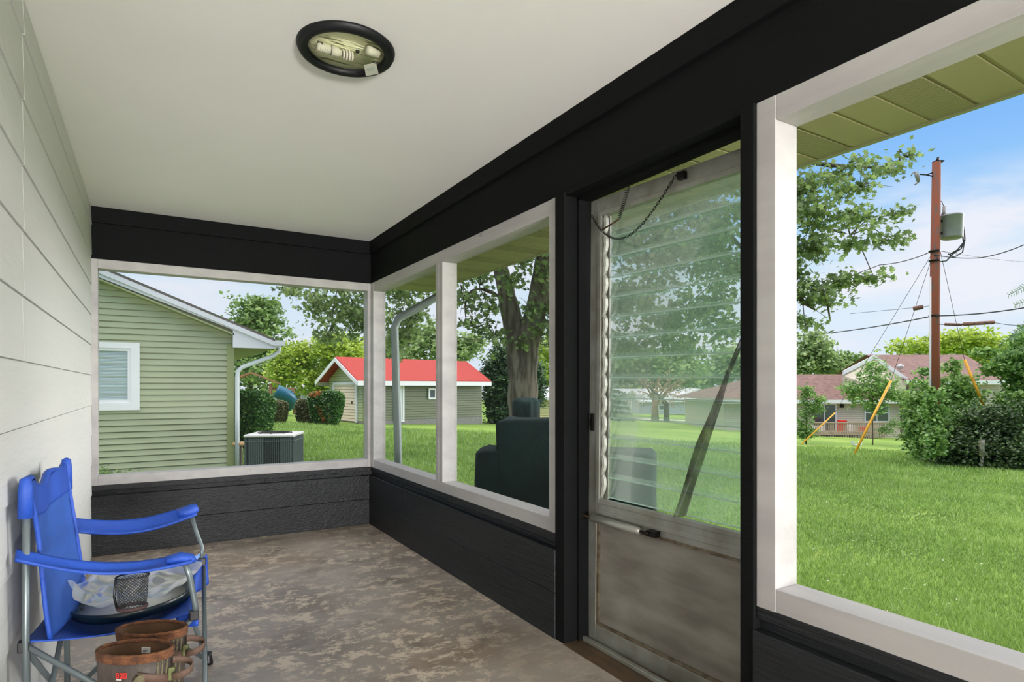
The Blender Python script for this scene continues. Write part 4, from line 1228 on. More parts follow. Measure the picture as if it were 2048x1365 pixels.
fa.build('fascia', M['white_vinyl'], shed)
so = MB(); so.box(-.55, SLn + .3, -ov, 0, SH - ov * sl - .06, SH - ov * sl - .03); so.build('soffit', M['drab_siding'], shed)
gd = MB(); M['door_cream'] = mat('cream shed door', (224, 206, 180), 0.6)
gf = MB()
gf.box(.55, .70, -.09, .01, .05, 1.98, Mg); gf.box(2.9, 3.05, -.09, .01, .05, 1.98, Mg); gf.box(.70, 2.9, -.09, .01, 1.86, 1.98, Mg)
gfo = gf.build('door_frame', M['white_vinyl'], shed)
lap_rows(gd, .70, 2.9, .08, 1.86, .14, Mg @ Matrix.Translation((0, -.05, 0)))
gd.build('door', M['door_cream'], gfo)
MB().box(2.5, 2.6, -.09, -.06, .95, 1.05, Mg).build('door_handle', M['dark_metal'], gfo)
win_part(shed, I4, 1.62, 2.18, .03, 1.95, .10, pane='white_vinyl', name='side_door')
win_part(shed, I4, 3.62, 4.10, 1.12, 1.68, .09)

# ---------------------------------------------------------------- vegetation helpers
M['bark'] = mat('grey brown bark', (116, 106, 92), 0.95, rgb2=(72, 62, 52), vscale=11, stretch=(1, 1, .16), bump=1.0, bscale=16, lo=.4, hi=.58)
M['bark_far'] = mat('dark bark', (92, 80, 68), 0.95, var=.3, vscale=6)
M['leaf_maple'] = leaf_mat('maple leaf', (112, 136, 80), (166, 188, 116), (78, 90, 56), .5)
M['leaf_mid'] = leaf_mat('mid green leaf', (118, 148, 86), (168, 192, 116), (72, 98, 56))
M['leaf_far'] = leaf_mat('far green leaf', (138, 162, 106), (182, 200, 136), (96, 120, 74))
M['leaf_yellow'] = leaf_mat('yellow green leaf', (160, 186, 70), (206, 218, 98), (104, 134, 48), .45)
M['leaf_bush'] = leaf_mat('bright bush leaf', (116, 156, 82), (170, 200, 112), (60, 94, 50))
M['leaf_dark'] = leaf_mat('dark shrub leaf', (66, 90, 56), (116, 142, 84), (34, 48, 34), .25)
M['needle'] = leaf_mat('evergreen needle', (62, 92, 62), (104, 134, 88), (34, 54, 38), .15)
M['hedge'] = leaf_mat('clipped hedge leaf', (58, 100, 50), (116, 160, 72), (32, 60, 34), .2)
M['hedge_brown'] = leaf_mat('brownish hedge leaf', (98, 104, 68), (148, 140, 92), (62, 66, 48), .2)
M['hedge_orange'] = leaf_mat('dead orange hedge leaf', (206, 120, 60), (232, 150, 84), (140, 88, 52), .2)
M['leaf_rust'] = leaf_mat('thin reddish brown leaf', (170, 140, 110), (190, 168, 136), (120, 96, 74), .3)
M['spruce'] = leaf_mat('blue green spruce', (96, 134, 104), (130, 164, 120), (50, 80, 60), .15)
def local_blobs(base, specs):
    """specs: (px, py, D, rx, ry, rz, weight) in metres around a point seen at that pixel"""
    out = []
    for s in specs:
        p = P(s[0], s[1], s[2]) - base
        out.append((p.x, p.y, p.z, s[3], s[4], s[5], s[6] if len(s) > 6 else 1))
    return out
def tree(name, base, label, cat, group, blobs, leafm, nclump, per, csize, lsize, shape='leaf', trunk=None, barkm='bark_far', shell=.3, updir=.35, droop=0, lvar=.35):
    e = tag(empty(name, base), label, cat, group)
    pts = clump_points(blobs, nclump, per, csize, shell)
    sz = lsize * (1 + rng.uniform(-lvar, lvar, len(pts)))
    pts[:, 2] = np.maximum(pts[:, 2], .03)
    leaf_mesh('foliage', pts, sz, M[leafm], e, shape, updir, droop)
    if trunk:
        mb = MB()
        for pts_, rad in trunk: mb.tube(pts_, rad, 12)
        mb.build('trunk', M[barkm], e)
    return e

# ---------------------------------------------------------------- big maple
DB = 13.0
mb_ = G(1046, DB)
def lm(px, py, D): return tuple(P(px, py, D) - mb_)
trunkM = [
    ([(0, 0, -.1), (0.0, 0, .25), lm(1047, 880, 13), lm(1046, 800, 13), lm(1044, 740, 13), lm(1045, 700, 13)], [.50, .38, .34, .33, .33, .26]),
    ([lm(1043, 800, 13), lm(1040, 745, 13), lm(1034, 695, 13), lm(1024, 640, 13.0), lm(1010, 580, 13.0), lm(994, 500, 13), lm(975, 430, 13.2), lm(930, 330, 13.5)], [.27, .27, .25, .22, .19, .17, .15, .10]),
    ([lm(1048, 800, 13), lm(1050, 745, 13), lm(1056, 695, 12.95), lm(1066, 640, 12.9), lm(1080, 580, 12.7), lm(1088, 520, 12.5), lm(1092, 440, 12.3), lm(1110, 300, 12)], [.27, .27, .26, .24, .21, .20, .18, .13]),
    ([lm(1072, 610, 12.9), lm(1090, 570, 13.2), lm(1112, 530, 13.6), lm(1180, 440, 14)], [.12, .11, .10, .06]),
    ([lm(1088, 520, 12.5), lm(1200, 440, 12.0), lm(1400, 400, 11.8), lm(1600, 440, 12.0), lm(1700, 470, 12.2)], [.14, .12, .09, .05, .02]),
    ([lm(1092, 470, 12.4), lm(1250, 330, 11.5), lm(1500, 310, 11.3), lm(1720, 340, 11.5), lm(1800, 330, 11.6)], [.13, .11, .08, .03, .01]),
    ([lm(994, 500, 13), lm(900, 460, 13.5), lm(780, 480, 14), lm(680, 560, 14.5)], [.12, .10, .07, .03]),
    ([lm(975, 450, 13.2), lm(850, 400, 14), lm(700, 460, 15), lm(600, 540, 15.5)], [.10, .08, .06, .02]),
    ([lm(1010, 600, 13), lm(960, 570, 12.6), lm(925, 590, 12.4), lm(935, 660, 12.3)], [.05, .035, .02, .008]),
    ([lm(1400, 400, 11.8), lm(1500, 520, 11.4), lm(1600, 600, 11.4), lm(1660, 640, 11.5)], [.06, .05, .03, .01])]
SM = [  # sprays: px, py, D, rx, ry, rz, weight
    # above the end window and the corner
    (590, 582, 15.5, .45, .6, .18, .35), (640, 610, 15.2, .8, .9, .45, 1.3), (700, 620, 14.8, .8, .9, .5, 1.6), (690, 560, 14.5, 1.0, 1.0, .5, 1.2), (735, 650, 14.6, .6, .8, .5, 1.2), (660, 675, 15, .45, .7, .25, .5),
    (800, 590, 14, .7, .8, .4, 1.3), (790, 680, 14, .5, .8, .6, 1.6), (815, 650, 14, .35, .5, .55, 1.0), (845, 575, 14, .5, .6, .15, .4), (835, 630, 13.8, .3, .4, .3, .5),
    # hanging sprays left of the fork
    (930, 590, 12.3, .22, .3, .55, .40), (945, 650, 12.3, .25, .3, .5, .42), (975, 610, 12.4, .25, .3, .65, .55), (990, 670, 12.4, .22, .3, .4, .4), (925, 545, 12.5, .3, .4, .2, .3), (965, 545, 12.4, .2, .3, .35, .35),
    # over the trunk
    (1000, 480, 12.4, .5, .6, .55, 1.4), (1040, 510, 12.0, .5, .5, .6, 1.1), (1015, 560, 12.2, .3, .3, .45, .6), (1090, 540, 12.2, .35, .4, .7, 1.0), (1060, 620, 12.3, .22, .3, .4, .35), (1095, 650, 12.6, .25, .4, .45, .6), (1105, 480, 12, .5, .6, .5, 1.1), (1085, 690, 13, .3, .4, .18, .3), (1045, 680, 12.6, .18, .3, .18, .15), (1110, 600, 13, .4, .6, .6, .9),
    # behind the door
    (1240, 470, 12, .9, .9, .8, 2.4), (1330, 500, 11.6, .9, .9, .9, 2.6), (1420, 470, 11.4, .8, .8, .9, 2.3), (1250, 600, 12.5, .8, .9, .6, 2.0), (1340, 640, 12.5, .9, 1.0, .5, 1.8), (1420, 610, 12, .6, .8, .45, 1.1), (1250, 690, 13, .8, 1.0, .35, 1.2), (1360, 700, 13, .8, 1.0, .25, .8), (1450, 540, 11.6, .5, .7, .4, .8), (1460, 660, 11.8, .4, .6, .25, .4), (1380, 380, 11.4, 1.2, 1.0, .5, 1.8), (1260, 400, 11.6, 1.1, 1.0, .5, 1.8),
    # seen beside the utility pole
    (1600, 380, 11.2, .6, .8, .38, 1.5), (1680, 345, 11.3, .6, .8, .25, 1.0), (1720, 375, 11.4, .35, .6, .18, .45), (1770, 340, 11.5, .35, .4, .12, .30), (1815, 315, 11.6, .2, .25, .10, .16), (1640, 430, 11.4, .6, .7, .35, 1.4), (1720, 440, 11.6, .5, .6, .2, .75), (1790, 430, 11.8, .3, .4, .10, .22), (1620, 500, 11.4, .45, .6, .35, 1.0), (1700, 490, 11.6, .5, .6, .16, .5), (1780, 480, 11.8, .4, .4, .14, .32), (1680, 560, 11.5, .45, .5, .18, .45), (1750, 560, 11.6, .3, .4, .10, .25), (1615, 580, 11.4, .35, .5, .28, .8), (1655, 600, 11.5, .45, .5, .15, .4), (1610, 650, 11.4, .22, .4, .2, .45), (1560, 560, 11.4, .6, .8, .9, 2.0), (1560, 420, 11.2, .6, .8, .6, 1.2),
    # high crown, above what the eave lets through
    (1050, 330, 13, 3.0, 3.0, 1.6, 4), (820, 380, 14, 2.4, 2.4, 1.2, 3), (1400, 260, 12, 2.4, 2.4, 1.2, 3)]
mtree = tag(empty('maple_tree', mb_), 'huge old maple tree with forked trunk standing on the lawn behind the grills', 'tree')
def spray_points(specs):
    out = []
    for i, s_ in enumerate(specs):
        D_, px_ = s_[2], s_[0]
        cov = 2.6 if i >= len(specs) - 3 else COVER[min(len(COVER) - 1, sum(1 for q in CUTS if i >= q))]
        nc = max(3, int(cov * PI * (s_[3] + .1) * (s_[5] + .1) / .0042 / 6))
        p = P(px_, s_[1], D_) - mb_
        out.append(clump_points([(p.x, p.y, p.z, s_[3] + .05, s_[4], s_[5] + .03, 1)], nc, 6, .10, .05))
    return np.concatenate(out)
CUTS = (6, 11, 17, 26, 38); COVER = (1.7, 1.5, .85, .75, 2.2, 1.6)
pts = spray_points(SM)
leaf_mesh('foliage', pts, .105 * (1 + rng.uniform(-.35, .35, len(pts))), M['leaf_maple'], mtree, 'maple', .1, .3)
tm = MB()
for p_, r_ in trunkM: tm.tube(p_, r_, 16)
# twigs toward each spray
tw = MB()
anchors = [Vector(q) for p_, r_ in trunkM[1:] for q in p_]
for s_ in SM[:-3]:
    c_ = Vector(lm(s_[0], s_[1], s_[2])); a_ = min(anchors, key=lambda q: (q - c_).length)
    mid = a_.lerp(c_, .5) + Vector((random.uniform(-.15, .15), random.uniform(-.15, .15), .18))
    tw.tube([a_, mid, c_], [.016, .011, .007], 6)
    for q in range(4):
        e_ = c_ + Vector((random.uniform(-1, 1) * s_[3], random.uniform(-1, 1) * s_[4], random.uniform(-1, 1) * s_[5])) * .8
        tw.tube([c_, c_.lerp(e_, .5) + Vector((0, 0, .05)), e_], [.010, .006, .003], 5)
to_ = tm.build('trunk', M['bark'], mtree)
dm_tex = bpy.data.textures.new('bark_lumps', 'CLOUDS'); dm_tex.noise_scale = .35
sb = to_.modifiers.new('smooth', 'SUBSURF'); sb.levels = 1; sb.render_levels = 2
dp = to_.modifiers.new('lumps', 'DISPLACE'); dp.texture = dm_tex; dp.strength = .09; dp.mid_level = .5
tw.build('branches', M['bark'], mtree)

# ---------------------------------------------------------------- shrubs, hedges and trees around
def hedge(px, D, w, h, d, label, leafm, n, ls, name='clipped_hedge', patch=None, taper=0, group=None, zoff=0):
    base = G(px, D)
    e = tag(empty(name, base), label, 'hedge', group)
    m = n; c = rng.uniform(-1, 1, (m, 3)); ax_ = rng.integers(0, 3, m)
    c[np.arange(m), ax_] = np.sign(c[np.arange(m), ax_]) * (1 - .18 * rng.random(m))
    # round the corners a little
    r = np.maximum((np.abs(c) ** 4).sum(1) ** .25, 1e-6); c /= r[:, None]; 
    z = (c[:, 2] * .5 + .5)
    k = 1 - taper * (1 - z)
    pts = np.stack([c[:, 0] * w / 2 * k, c[:, 1] * d / 2 * k, z * h], 1) + rng.normal(0, .02 * h, (m, 3))
    # local x aligned with view right
    R3 = np.array([[Rv.x, Fv.x, 0], [Rv.y, Fv.y, 0], [0, 0, 1]]); pw = pts @ R3.T
    if patch is not None:
        sel = patch(pts[:, 0] / (w / 2), pts[:, 2] / h)
        leaf_mesh('dead_foliage', pw[sel], ls * (1 + rng.uniform(-.3, .3, sel.sum())), M['hedge_orange'], e, 'long')
        pw = pw[~sel]
    leaf_mesh('foliage', pw, ls * (1 + rng.uniform(-.3, .3, len(pw))), M[leafm], e, 'leaf')
    MB().tube([(0, 0, -.05), (0, 0, h * .5)], [.08, .05], 8).build('trunk', M['bark_far'], e)
    return e
hedge(492, 15.0, 1.20, 1.42, 1.3, 'tall dark green clipped hedge beside the green wing downspout', 'hedge', 30000, .06, taper=.28)
hedge(549, 26.0, 1.05, .95, 1.0, 'low brownish hedge in front of the blue slide', 'hedge_brown', 12000, .085, taper=.2)
hedge(617, 27.5, 1.05, 1.05, 1.0, 'small brownish green hedge left of the orange patched one', 'hedge_brown', 12000, .085, taper=.15)
hedge(653, 26.5, 1.55, 1.45, 1.3, 'rounded hedge with dead orange patches beside the shed', 'hedge', 20000, .085, taper=.35,
      patch=lambda x, z: (((x < -.1) & (z > .86)) | ((np.abs(x + .35 + .9 * (.7 - z) * -.8) < .13) & (z < .6) & (z > .1))) & (rng.random(len(x)) < .75))
# bench with tan seat behind the condenser
bp0 = G(488, 11.6)
be = tag(empty('garden_bench', bp0, -YAW), 'low bench with tan seat showing behind the air conditioner', 'bench')
M['tan'] = mat('tan plank', (196, 158, 116), .7)
hz = CAMZ - (884 - 774) / 1200 * 11.6 - bp0.z
MB().box(-.16, .15, -.15, .15, hz - .07, hz, bev=.02).build('seat', M['tan'], be)
for sx in (-.12, .10): MB().box(sx - .04, sx + .04, -.12, .12, 0, hz - .07).build('leg', M['concrete_edge'], be)
mbd = MB(); ring = []
for k in range(24):
    a_ = 2 * PI * k / 24; x_ = 1.2 + 1.0 * math.cos(a_) ; y_ = 10.9 + 1.3 * math.sin(a_); ring.append((x_ + .4, y_, gz(x_ + .4, y_) + .02))
mbd.add(ring, [tuple(range(24))]); M['mulch'] = mat('brown mulch', (110, 86, 74), .95, var=.4, vscale=20)
struct(mbd.build('trim_15', M['mulch']), 'mulch bed by the green wing')

# playset with roof and blue slide
pp = G(512, 33.0)
ps = tag(empty('playset', pp, -YAW + .35), 'wooden playset with pitched roof and blue tube slide', 'playset')
M['redwood'] = mat('reddish timber', (170, 122, 92), .8, var=.2, vscale=5)
zt = CAMZ + (774 - 768) / 1200 * 33 - pp.z; zp = CAMZ + (774 - 748) / 1200 * 33 - pp.z
po = MB()
for sx in (-1.1, .75):
    for sy in (-.7, .7): MB().box(sx - .06, sx + .06, sy - .06, sy + .06, 0, zt).build('post', M['redwood'], ps)
rf = MB(); rf.prism([(-1.7, zt - .05), (-.2, zp), (1.25, zt - .05), (1.25, zt + .03), (-.2, zp + .09), (-1.7, zt + .03)], 'y', -.9, .9); rf.build('roof', M['redwood'], ps)
MB().box(-1.1, .75, -.7, .7, zt * .45, zt * .5).build('deck', M['redwood'], ps)
MB().box(.75, 2.0, -.06, .06, zt * .80, zt * .87).box(1.9, 2.0, -.5, -.42, 0, zt * .87).box(1.9, 2.0, .42, .5, 0, zt * .87).build('swing_beam', M['redwood'], ps)
M['slide'] = mat('blue plastic slide', (24, 92, 118), .35)
hp = [(1.05 + .55 * math.sin(q / 20 * 3.3) * 1.1 + q * .012, -.9 - .35 * math.cos(q / 20 * 3.3), zt * .62 * (1 - q / 20) + .25) for q in range(21)]
MB().tube(hp, .36, 16).build('slide', M['slide'], ps)
# low grey building
def simple_house(name, px, D, w, d, wall_h, roof_h, rot, label, wallm, roofm, wins=(), brick=None, gable_front=False, roof_over=.4, basedz=0, cat='house', lap=.15, lapt=.014):
    base = G(px, D); base.z += basedz
    e = tag(empty(name, base, -YAW + rot), label, cat)
    wl = MB(); lap_rows(wl, -w / 2, w / 2, .0, wall_h, lap, Matrix.Translation((0, 0, 0)), None, lapt)
    wl.box(-w / 2, w / 2, d - .05, d, 0, wall_h); wl.box(-w / 2, -w / 2 + .05, 0.05, d, 0, wall_h); wl.box(w / 2 - .05, w / 2, .05, d, 0, wall_h)
    wl.build('wall', M[wallm], e)
    o_ = roof_over
    if gable_front:
        rf = MB(); 
        for s_ in (-1, 1):
            rf.prism([(s_ * (w / 2 + o_), wall_h - o_ * roof_h / (w / 2)), (0, wall_h + roof_h), (0, wall_h + roof_h + .12), (s_ * (w / 2 + o_), wall_h - o_ * roof_h / (w / 2) + .12)], 'y', -o_, d + o_)
        rf.build('roof', M[roofm], e)
        gb = MB(); lap_rows(gb, -w / 2, w / 2, wall_h, wall_h + roof_h, lap, Matrix.Identity(4), lambda z: (-(w / 2) * (1 - (z - wall_h) / roof_h), (w / 2) * (1 - (z - wall_h) / roof_h)), lapt)
        gb.build('gable', M[wallm], e)
        rk = MB()
        for s_ in (-1, 1):
            rk.prism([(s_ * (w / 2 + o_), wall_h - o_ * roof_h / (w / 2) - .12), (0, wall_h + roof_h - .12), (0, wall_h + roof_h + .08), (s_ * (w / 2 + o_), wall_h - o_ * roof_h / (w / 2) + .08)], 'y', -o_ - .05, -o_)
        rk.build('rake_board', M['white_vinyl'], e)
    else:
        rf = MB()
        rf.prism([(-o_, wall_h - .05), (d / 2, wall_h + roof_h), (d / 2, wall_h + roof_h + .12), (-o_, wall_h + .07)], 'x', -w / 2 - o_, w / 2 + o_)
        rf.prism([(d + o_, wall_h - .05), (d / 2, wall_h + roof_h), (d / 2, wall_h + roof_h + .12), (d + o_, wall_h + .07)], 'x', -w / 2 - o_, w / 2 + o_)
        rf.build('roof', M[roofm], e)
        for sx in (-w / 2, w / 2 - .05): MB().prism([(0, wall_h), (d, wall_h), (d / 2, wall_h + roof_h)], 'x', sx, sx + .05).build('gable', M[wallm], e)
        MB().box(-w / 2 - o_, w / 2 + o_, -o_ - .08, -o_, wall_h - .12, wall_h + .06).build('gutter', M['white_vinyl'], e)
    if brick: MB().box(-w / 2 - .02, w / 2 + .02, -.06, .0, 0, brick).build('brick_base', M['brick'], e)
    for wspec in wins: win_part(e, Matrix.Identity(4), *wspec[0], **wspec[1])
    return e
M['grey_siding'] = mat('light grey siding', (186, 190, 198), .6); M['pale_roof'] = mat('pale grey roof', (196, 198, 202), .8, var=.08, vscale=2)
M['brick'] = mat('red brick', (186, 98, 72), .85, var=.3, vscale=14)
M['tan_siding'] = mat('tan vinyl siding', (204, 192, 174), .6, var=.04); M['brown_roof'] = mat('reddish brown shingle', (134, 102, 94), .9, rgb2=(104, 78, 72), vscale=3, stretch=(1, 1, 5), detail=8)
M['yellow_siding'] = mat('pale yellow siding', (224, 212, 160), .6)
simple_house('low_house', 588, 70, 8, 5, 1.3, 1.6, 0, 'low grey roofed building far behind the hedges', 'grey_siding', 'pale_roof', [((0.0, .9, .1, .8), dict(fr=.08)), ((-2.2, -1.2, .1, .9), dict(fr=.08))])
_g1 = simple_house('gray_house', 1398, 104, 8.2, 8, 2.6, 1.7, 0, 'light grey gabled house with red brick base and a long low part, across the road', 'grey_siding', 'pale_roof', [((-3.6, -2.2, .9, 2.3), dict(fr=.2, bars=(('h', 1.6),))), ((.6, 2.2, .9, 2.3), dict(fr=.2, bars=(('h', 1.6),)))], brick=.9, gable_front=True)
_g2 = simple_house('gray_house', 1452, 106, 9.0, 8, 2.6, 1.6, 0, 'long low part of the grey house with a white door', 'grey_siding', 'pale_roof', [((-2.0, -.7, 0, 2.3), dict(fr=.25, pane='white_vinyl', name='front_door')), ((.6, 4.2, .8, 2.2), dict(fr=.25, bars=(('v', 1.7),)))], brick=.8)
_mw = Matrix.Translation(_g2.location) @ Matrix.Rotation(_g2.rotation_euler.z, 4, 'Z')
_m1 = Matrix.Translation(_g1.location) @ Matrix.Rotation(_g1.rotation_euler.z, 4, 'Z')
for _c in list(_g2.children):
    _c.parent = _g1; _c.matrix_local = _m1.inverted() @ _mw
bpy.data.objects.remove(_g2)
simple_house('white_roofed_house', 1335, 86, 9, 7, 1.9, 1.3, .3, 'long house with pale roof behind the reddish tree', 'grey_siding', 'pale_roof', [((-1.5, -.5, .6, 1.4), dict(fr=.12))])
simple_house('white_roofed_house', 1255, 100, 9, 7, 1.9, 1.7, -.3, 'pale roofed house behind the spruce', 'grey_siding', 'pale_roof', [((-1.5, -.5, .6, 1.4), dict(fr=.12))])
simple_house('yellow_house', 1096, 40, 3.2, 3, 1.6, .7, 0, 'pale yellow garage beyond the maple trunk', 'yellow_siding', 'pale_roof', [((.2, .9, .7, 1.3), dict(fr=.08))], roof_over=.25, cat='garage')

# tan house on the right: low wing plus taller gabled part
hb_ = G(1700, 40.0); H0 = -YAW + .0
tanh = tag(empty('tan_house', hb_, -YAW), 'tan sided house with reddish brown roof and a wooden deck', 'house')
def hx(px): return (px - 1700) / 1200 * 40.0
def hzf(py): return CAMZ - (py - 774) / 1200 * 40.0 - hb_.z
Ih = Matrix.Identity(4)
ez = hzf(803); bz = -.4
wl = MB(); lap_rows(wl, hx(1448), hx(1800), bz, ez, .12, Ih, None, .02)
wl.box(hx(1448), hx(1448) + .05, .05, 9, bz, ez)
wl.build('wing_wall', M['tan_siding'], tanh)
rf = MB(); rz_ = hzf(752) ; rdep = 5.0; rzz = rz_ + (rz_ + hb_.z - CAMZ) * rdep / 40
rf.prism([(-.5, ez - .02), (rdep, rzz), (rdep, rzz + .1), (-.5, ez + .1)], 'x', hx(1590), hx(1810)); rf.prism([(rdep * 2 + .5, ez - .02), (rdep, rzz), (rdep, rzz + .1), (rdep * 2 + .5, ez + .1)], 'x', hx(1590), hx(1810))
# hip end of the low roof toward the left
vs = [(hx(1430), -.5, ez), (hx(1590), -.5, ez), (hx(1590), rdep, rzz), (hx(1590), rdep * 2 + .5, ez), (hx(1430), rdep * 2 + .5, ez)]
rf.add([Vector(v) + Vector((0, 0, .1)) for v in vs], [(0, 1, 2), (0, 2, 4), (2, 3, 4)])
rf.build('wing_roof', M['brown_roof'], tanh)
MB().box(hx(1430), hx(1810), -.58, -.5, ez - .14, ez + .1).build('gutter', M['white_vinyl'], tanh)
# taller part, its side wall with eave to the right and front gable over the middle
tz = hzf(765); yb = 1.0
w2 = MB(); M2 = Matrix.Translation((0, -.6, 0)); lap_rows(w2, hx(1806), hx(2110), bz, tz, .12, M2, None, .02)
w2.box(hx(1806), hx(1806) + .05, -.55, 9, bz, tz); w2.build('tall_wall', M['tan_siding'], tanh)
r2 = MB(); rdep2 = 6.0; pz = hzf(713); pzz = pz + (pz + hb_.z - CAMZ) * rdep2 / 40
xl, xr_ = hx(1733) * (46 / 40) + 33 / 1200 * 0, hx(1932) * 1.0 
kx = (40 + rdep2) / 40
def hxx(px, y): return (px - 1024) / 1200 * (40 + y) - (1700 - 1024) / 1200 * 40
A0 = (hxx(1812, -1.1), -1.1, tz); A1 = (hxx(2016, -1.1), -1.1, tz); A2 = (hxx(1930, rdep2), rdep2, pzz); A3 = (hxx(1733, rdep2), rdep2, pzz)
up_ = Vector((0, 0, .12))
B0 = (A3[0] + .3, 13.0, tz); B1 = (A1[0], 13.0, tz); L0 = (hxx(1680, rdep2), -.2, hzf(752)); 
L1 = (hxx(1683, rdep2), rdep2, hzf(752) + .5)
r2.add([Vector(A0) + up_, Vector(A1) + up_, Vector(A2) + up_, Vector(A3) + up_, A0, A1, A2, A3], [(0, 1, 2, 3), (4, 7, 6, 5), (0, 4, 5, 1)])
r2.add([Vector(A1) + up_, Vector(B1) + up_, Vector(A2) + up_], [(0, 1, 2)]); r2.add([Vector(B0) + up_, Vector(B1) + up_, Vector(A2) + up_, Vector(A3) + up_], [(0, 1, 2, 3)])
r2.build('main_roof', M['brown_roof'], tanh)
# front gable between the two
gx0, gx1, gp = hxx(1683, 3), hxx(1812, -.9), hxx(1733, 3)
gb = MB(); zb0 = hzf(752) + .0; 
g0 = Vector((hxx(1690, 2.5), 2.5, hzf(800))); g1 = Vector((hxx(1812, -.7), -.7, hzf(800))); gk = Vector((hxx(1737, 2.6), 2.0, hzf(716)))
gl0 = Vector((hxx(1684, 2.5), 2.5, hzf(752) + .1)); gr0 = Vector((hxx(1813, -.7), -.7, tz))
gb.add([g0, g1, gr0, gk, gl0], [(0, 1, 2, 3, 4)])
gb.build('gable', M['tan_siding'], tanh)
rb = MB()
for a_, b_ in ((gk, gr0), (gl0, gk)):
    o_ = Vector((0, -.15, 0)); rb.add([a_ + o_, b_ + o_, b_ + o_ + Vector((0, 0, .28)), a_ + o_ + Vector((0, 0, .28)), a_ + o_ * .2, b_ + o_ * .2, b_ + o_ * .2 + Vector((0, 0, .28)), a_ + o_ * .2 + Vector((0, 0, .28))], [(0, 1, 2, 3), (4, 7, 6, 5), (0, 4, 5, 1), (3, 2, 6, 7)])
rb.build('rake_board', M['white_vinyl'], tanh)
MB().box(A0[0], A1[0], -1.18, -1.1, tz - .15, tz + .12).build('gutter', M['white_vinyl'], tanh)
MB().lathe([(.02, 0), (.16, .05), (.22, .22), (.24, .24), (.12, .36), (0, .38)], 14, M=Matrix.Translation((hxx(1800, 1), 1.0, tz + 2.1 * .36 + .1))).build('roof_vent', M['ac_top'], tanh)
win_part(tanh, Ih, hx(1624), hx(1672), hzf(870), hzf(808), .08, bars=(('v', hx(1648)),), name='sliding_door')
win_part(tanh, Ih, hx(1728), hx(1778), hzf(845), hzf(812), .08, bars=(('v', hx(1753)), ('h', hzf(826))))
win_part(tanh, M2, hx(1890), hx(1914), hzf(793), hzf(770), .07)
MB().box(hx(1680), hx(1686), -.15, 0, hzf(816), hzf(809)).build('wall_lamp', M['dark_metal'], tanh)
# deck with rail
dk = tag(empty('wooden_deck', G(1690, 37.5), -YAW), 'weathered wooden deck with baluster railing against the tan house', 'deck')
dz = G(1690, 37.5).z
def dx_(px): return (px - 1690) / 1200 * 37.5
M['grey_wood'] = mat('weathered timber', (176, 154, 136), .85, var=.2, vscale=5)
zt = CAMZ - (845 - 774) / 1200 * 37.5 - dz; zf = .25
MB().box(dx_(1620), dx_(1768), -.1, 2.4, zf - .1, zf).build('deck_floor', M['grey_wood'], dk)
MB().box(dx_(1618), dx_(1770), -.12, 0, zt - .06, zt).box(dx_(1618), dx_(1770), -.10, -.02, zf + .06, zf + .12).build('hand_rail', M['grey_wood'], dk)
n_b = 46
bal = MB().box(-.022, .022, -.08, -.04, zf - .3, zt - .03).build('baluster', M['grey_wood'], dk)
for k in range(n_b):
    o_ = bal if k == 0 else bal.copy()
    if k: COL.objects.link(o_); o_.parent = dk
    o_.location.x = dx_(1620) + (dx_(1768) - dx_(1620)) * k / (n_b - 1)
M['red_paint'] = mat('red plastic', (214, 42, 30), .5); M['white_plastic'] = mat('white plastic', (226, 226, 226), .5)
def crate(px, py, D, w, h, mat_, name, label, cat, dz_=None):
    b_ = P(px, py, D); e = MB().prism([(-w / 2, 0), (w / 2, 0), (w / 2 * .85, h), (-w / 2 * .85, h)], 'y', -.2, .2).build(name, M[mat_]); e.location = b_; e.rotation_euler.z = -YAW
    tag(e, label, cat); return e
def on_deck(px, w, h, mat_, name, label, cat, up=0):
    b_ = Matrix.Translation(G(1690, 37.5)) @ Matrix.Rotation(-YAW, 4, 'Z') @ Vector((dx_(px), .9, zf + up))
    e = MB().prism([(-w / 2, 0), (w / 2, 0), (w / 2 * .85, h), (-w / 2 * .85, h)], 'y', -.25, .25).build(name, M[mat_]); e.location = b_; e.rotation_euler.z = -YAW; tag(e, label, cat)
on_deck(1700, .42, .76, 'red_paint', 'gas_grill', 'small bright red grill on the wooden deck', 'grill')
on_deck(1712, .9, .45, 'white_plastic', 'storage_box', 'white storage box behind the deck railing', 'box')
on_deck(1650, .6, .40, 'white_plastic', 'storage_box', 'small white box at the left end of the deck', 'box')
on_deck(1742, .3, .35, 'red_paint', 'flower_pot', 'dull red pot at the right end of the deck', 'pot')
tubp = G(1713, 29.0)
tub = MB().prism([(-.20, .22), (-.17, .02), (.17, .02), (.20, .22), (.18, .22), (.16, .05), (-.16, .05), (-.18, .22)], 'y', -.15, .15).build('plastic_tub', M['white_plastic']); tub.location = tubp; tub.rotation_euler.z = -YAW
tag(tub, 'white plastic tub on the lawn by the yellow guy guard', 'tub')
